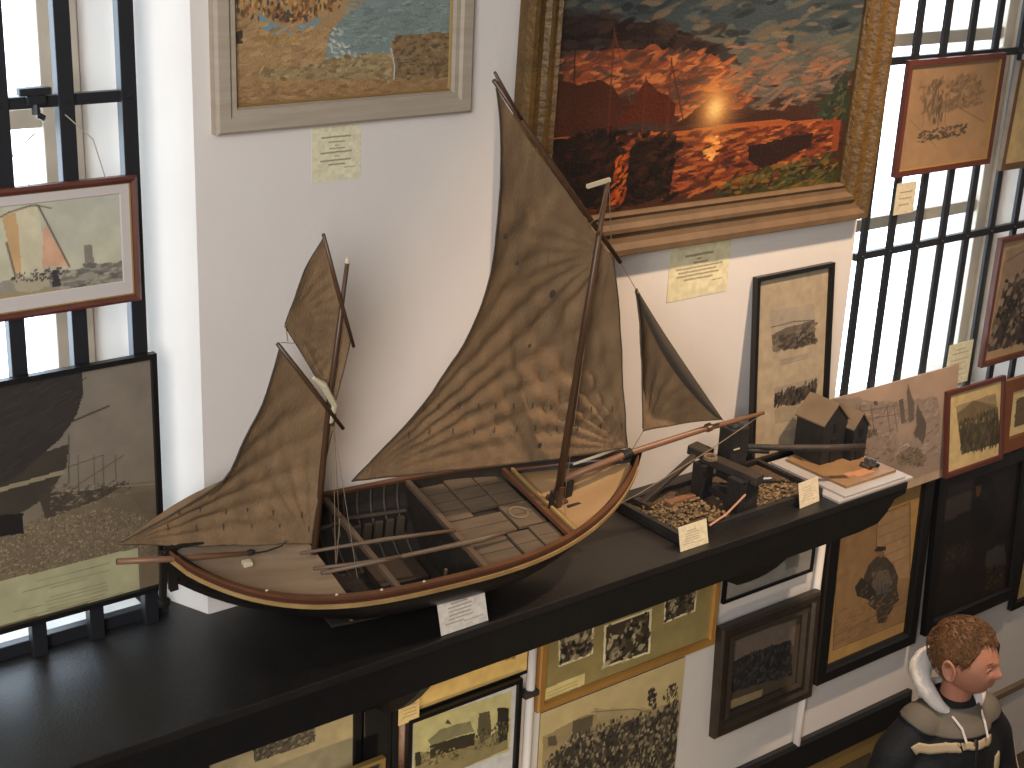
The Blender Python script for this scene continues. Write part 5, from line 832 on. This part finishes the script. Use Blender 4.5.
def head_pt(d, k=1.0):
    """unit direction in head space (face -y) -> local head surface"""
    x, y, z = d
    hx, hy, hz = .071, .088, .105
    p = Vector((x*hx, y*hy, z*hz))
    if z < 0:
        j = -z; p.x *= 1-.34*j*j; p.y = p.y*(1-.12*j)-.014*j if y < .2 else p.y*(1-.42*j)-.012*j
    if y > 0: p.y += .008*math.sin(max(z, 0)*math.pi)
    if y < 0: p.y -= .004*(1-abs(x))
    def g(cx, cz, sx, sz): return math.exp(-((x-cx)/sx)**2-((z-cz)/sz)**2) if y < .1 else 0
    f = 0
    f += .016*g(0, -.27, .12, .12)+.010*g(0, -.12, .10, .15)+.005*g(.1, -.31, .07, .06)+.005*g(-.1, -.31, .07, .06)   # nose
    f -= .009*(g(.30, -.06, .16, .10)+g(-.30, -.06, .16, .10))                                                       # sockets
    f += .004*g(0, .12, .5, .09)                                                                                    # brow
    f += .0085*g(0, -.50, .22, .045)+.009*g(0, -.61, .19, .05)-.004*g(0, -.55, .24, .02)                           # lips
    f += .007*g(0, -.82, .22, .12)-.003*g(0, -.70, .22, .05)+.004*(g(.42, -.34, .18, .2)+g(-.42, -.34, .18, .2))      # chin, cheeks
    p.y -= f; return p*k
def head_mesh(mb):
    vs = []; n, m_ = 96, 80
    for j in range(m_+1):
        th = math.pi*j/m_
        for k in range(n):
            d = (math.sin(th)*math.cos(2*math.pi*k/n), math.sin(th)*math.sin(2*math.pi*k/n), math.cos(th)); vs.append(HC+Rh @ head_pt(d))
    mb.add(vs, [(j*n+k, j*n+(k+1) % n, (j+1)*n+(k+1) % n, (j+1)*n+k) for j in range(m_) for k in range(n)])
    for s in (-1, 1):                                                       # ears
        c = Vector((s*.070, .012, -.012))
        ring = [HC+Rh @ (c+Vector((s*(.004+.010*(math.cos(a)*.5+.5)*.6+.006), .018*math.sin(a)*.9+.004*math.cos(a), .030*math.cos(a)))) for a in [2*math.pi*q/14 for q in range(15)]]
        mb.tube(ring, .0052, 8); mb.ell(HC+Rh @ (c+Vector((s*.004, .002, -.002))), (.006, .014, .024), 10, 8, mat3=Rh)
sh_z = HS-.27
chains = [
    ([(0, .012, HS-.33), (0, .008, HS-.24), (.004, .0, HS-.15)], [.050, .043, .045]),
    ([(0, .01, .62), (0, .0, .80), (0, .01, .95), (0, .01, 1.0)], [.105, .095, .105, .075]),
    ([(-.05, .01, .66), (-.07, .01, .90), (-.09, .012, sh_z-.045)], [.075, .07, .045]), ([(.05, .01, .66), (.07, .01, .90), (.09, .012, sh_z-.045)], [.075, .07, .045]),
]
for s in (-1, 1):
    chains.append(([(s*.10, .012, sh_z-.04), (s*.18, .02, .80), (s*.20, -.08, .64)], [.042, .036, .026]))
    chains.append(([(s*.20, -.08, .64), (s*.195, -.12, .60)], [.026, .028]))
    for q, (dx, L_, cv) in enumerate(((-.024, .055, .012), (-.009, .066, .014), (.007, .060, .014), (.022, .046, .012))):
        b = Vector((s*.195+dx, -.135, .575)); chains.append(([b, b+Vector((0, -.016, -L_*.5)), b+Vector((0, -.016+cv, -L_))], [.0085, .0078, .0065]))
    chains.append(([(s*.195-s*.02, -.115, .60), (s*.195-s*.042, -.135, .575), (s*.195-s*.046, -.145, .552)], [.011, .0095, .008]))
    chains.append(([(s*.07, .01, .62), (s*.085, .0, .34), (s*.09, .01, .07)], [.075, .052, .036])); chains.append(([(s*.09, .02, .04), (s*.095, -.10, .03)], [.038, .030]))
body = blob(chains, 'body', M_skin, boy, .0045, 1, extra=head_mesh)
for s in (-1, 1):                                                           # eyes
    c = HC+Rh @ Vector((s*.0275, -.0715, -.005)); mb = MB(); mb.ell(c, .0115, 16, 12); e = mb.build('eye', mat('eye_white', (150, 136, 124), .3), body, smooth=True)
    mb = MB(); mb.ell(c+Rh @ Vector((0, -.0085, 0)), (.005, .0038, .005), 12, 8, mat3=Rh); mb.build('iris', mat('iris', (52, 44, 38), .15), e, smooth=True)
    mb = MB(); mb.tube([HC+Rh @ Vector((s*(.013+.009*q), -.0855+.0022*q*q*.5, .014+.003*math.sin(q*1.0))) for q in range(4)], [.002, .003, .003, .0015], 6); mb.build('eyebrow', M_hair, body)
    mb = MB(); mb.tube([HC+Rh @ Vector((s*(.0275+.0115*math.cos(a)), -.0835+.005*abs(math.cos(a)), -.004+.0060*math.sin(a))) for a in [math.pi*q/6 for q in range(7)]], .0019, 6); mb.build('eyelid', M_skin, body, smooth=True)
mb = MB(); L_ = [head_pt((x, -math.sqrt(max(0, 1-x*x-.55**2)), -.55)) for x in [-.2+.04*k for k in range(11)]]
mb.tube([HC+Rh @ (p+Vector((0, -.0005, 0))) for p in L_], [.001+.0012*math.sin(math.pi*k/10) for k in range(11)], 6); mb.build('lips', mat('lips', (134, 74, 64), .45), body, smooth=True)
# hair: a short cap, thicker on top, with clipped tufts
mb = MB(); n, m_ = 110, 60; vs = []; rg = random.Random(9)
def hairline(az):                                                           # lowest z (head dir) of hair for azimuth, 0 = face
    a = abs(az)
    return .60-.07*math.sin(a*9)*(.5 if a < .9 else 0) if a < .75 else (.60+(a-.75)/(1.25-.75)*(-.02-.60) if a < 1.25 else (-.02+(a-1.25)/(1.5-1.25)*.12 if a < 1.5 else (.10-(a-1.5)/.45*.66 if a < 1.95 else -.56)))
for j in range(m_+1):
    for k in range(n):
        az = -math.pi+2*math.pi*k/n; zl = hairline(az); zz_ = 1-(1-zl)*(j/m_); rr = math.sqrt(max(0, 1-zz_*zz_))
        d = (rr*math.sin(az), -rr*math.cos(az), zz_); q = head_pt(d); t = .008*min(1, (1-j/m_)*7)+.001
        t *= (.75+.55*max(zz_, 0)); t += .0035*mnoise.noise(Vector(d)*9)+.0022*mnoise.noise(Vector((d[0]*28, d[1]*28, d[2]*9)))
        vs.append(HC+Rh @ (q+Vector(d).normalized()*t))
mb.add(vs, [(j*n+k, j*n+(k+1) % n, (j+1)*n+(k+1) % n, (j+1)*n+k) for j in range(m_) for k in range(n)])
for i in range(1500):
    az = rg.uniform(-math.pi, math.pi); zl = hairline(az); z_ = rg.uniform(zl+.015, .99); rr = math.sqrt(1-z_*z_); d = Vector((rr*math.sin(az), -rr*math.cos(az), z_))
    q = head_pt(d)+d*(.006 if z_ < zl+.2 else .012); fl = Vector((rg.gauss(0, .35), -.9 if z_ > .55 else .5, -.25 if z_ > .55 else -1.0)); fl -= d*fl.dot(d); fl.normalize()
    e = q+fl*rg.uniform(.010, .019)+d*rg.uniform(.0, .003); mb.tube([HC+Rh @ q, HC+Rh @ ((q+e)/2+d*.0015), HC+Rh @ e], [.0012, .0011, .0003], 4)
mb.build('hair', M_hair, body, smooth=True)
# jacket
jc = [([(0, .012, .60), (0, .006, .78), (0, .01, .93), (0, .012, 1.0)], [.135, .128, .122, .085]),
      ([(-.06, .012, .60), (-.075, .01, .86), (-.095, .016, sh_z-.045)], [.105, .10, .060]), ([(.06, .012, .60), (.075, .01, .86), (.095, .016, sh_z-.045)], [.105, .10, .060])]
for s in (-1, 1): jc.append(([(s*.100, .014, sh_z-.040), (s*.165, .02, .90), (s*.205, .015, .79), (s*.215, -.09, .645)], [.058, .064, .058, .045]))
jk = blob(jc, 'jacket', M_coat, boy, .008, 4)
dg = bpy.context.evaluated_depsgraph_get()
from mathutils.bvhtree import BVHTree
jb_ = BVHTree.FromObject(jk, dg)
def on_jacket(p, frm=None):
    loc, nor, _, _ = jb_.find_nearest(Vector(p)); return loc, nor
def ribbon(name, pts, w, m, parent, th=.003):
    mb = MB(); P = []
    for i, p in enumerate(pts):
        l, nn = on_jacket(p); P.append((l, nn))
    vs = []
    for i, (l, nn) in enumerate(P):
        d = (P[min(i+1, len(P)-1)][0]-P[max(i-1, 0)][0]).normalized(); sd = d.cross(nn).normalized()
        for a in (-w/2, -w/4, 0, w/4, w/2):
            q = l+sd*a; l2, n2 = on_jacket(q); vs.append(l2+n2*th)
    K = len(P); mb.add(vs, [(i*5+k, i*5+k+1, (i+1)*5+k+1, (i+1)*5+k) for i in range(K-1) for k in range(4)])
    o = mb.build(name, m, parent, smooth=True); so = o.modifiers.new('t', 'SOLIDIFY'); so.thickness = .003; return o
def seg(a, b, k=10): return [tuple(Vector(a).lerp(Vector(b), i/k)) for i in range(k+1)]
ribbon('chest_stripe', seg((-.185, -.12, .965), (-.075, -.16, .992)), .028, M_beige, jk); ribbon('chest_stripe', seg((-.062, -.16, .994), (-.014, -.17, .992)), .022, M_beige, jk)
ribbon('chest_stripe', seg((.02, -.17, .99), (.12, -.15, .98)), .026, M_beige, jk)
ribbon('zip', seg((.0, -.16, .64), (.0, -.16, 1.02), 20), .008, mat('zip', (40, 40, 42), .4), jk)
for s in (-1, 1): ribbon('sleeve_piping', seg((s*.30, -.02, .90), (s*.30, -.08, .70), 14), .012, M_beige, jk)
ribbon('side_stripe', seg((.15, -.15, .93), (.14, -.17, .74), 14), .030, M_beige, jk)
# grey yoke over the shoulders
mb = MB(); A = 96; NQ = 16; vs = []
for i in range(A+1):
    a = -math.pi+2*math.pi*i/A
    for qq in range(NQ):
        q = qq*5/(NQ-1); r_ = .054+.0072*q; fr = (1.15 if abs(a) < 1.2 else 1.0); l, nn = on_jacket((r_*1.12*math.sin(a)*(1.25), .008-r_*math.cos(a)*fr, 1.06-.014*q)); vs.append(l+nn*.007)
mb.add(vs, [(i*NQ+q, i*NQ+q+1, (i+1)*NQ+q+1, (i+1)*NQ+q) for i in range(A) for q in range(NQ-1)]); yk = mb.build('yoke', M_yoke, jk, smooth=True); so = yk.modifiers.new('t', 'SOLIDIFY'); so.thickness = .003
# hood: thick soft roll round the back of the neck, open at the throat
mb = MB(); pts = []; rs = []
for i in range(29):
    a = math.radians(-152+304*i/28)                                        # 0 = behind
    r_ = .078+.024*math.cos(a); zz_ = 1.056+.072*max(0, math.cos(a/1.25))**1.0-.020*(abs(a) > 2.0)*(abs(a)-2.0)*2
    pts.append(Vector((r_*1.05*math.sin(a), .012+r_*math.cos(a)*1.05, zz_))); rs.append(.012+.022*max(0, math.cos(a/1.5)))
hood = blob([(pts, rs), ([(-.05, .075, 1.05), (0, .115, 1.02), (.05, .075, 1.05)], [.025, .034, .025])], 'hood', M_hood, boy, .005, 3, disp=(.006, .03))
mb = MB(); c0 = pts[2]; c1 = pts[-3]
for c, dx in ((c0, .012), (c1, -.008)):
    mb.tube([c+Vector((0, -.018, -.005)), c+Vector((dx, -.050, -.028)), c+Vector((dx*1.3, -.072, -.060))], .0036, 6)
mb.build('drawstring', M_hood, hood)
mb = MB(); pn = [Vector((.058*math.sin(a), .004-.058*math.cos(a)*1.0, 1.045-.012*math.cos(a))) for a in [2*math.pi*k/24 for k in range(25)]]; mb.tube(pn, .016, 8); mb.build('inner_collar', M_coat, jk, smooth=True)
lg = [([(s*.07, .01, .64), (s*.085, .0, .34), (s*.09, .01, .06)], [.092, .068, .058]) for s in (-1, 1)]
blob(lg, 'trousers', M_jean, boy, .01, 3, disp=(.012, .06))
for s in (-1, 1):
    mb = MB(); mb.ell((s*.095, -.04, .036), (.042, .10, .036), 16, 10); mb.box(s*.095-.04, s*.095+.04, -.13, .055, 0, .018, bev=.008); mb.build('shoe', mat('dark_shoe', (26, 24, 24), .5), boy)
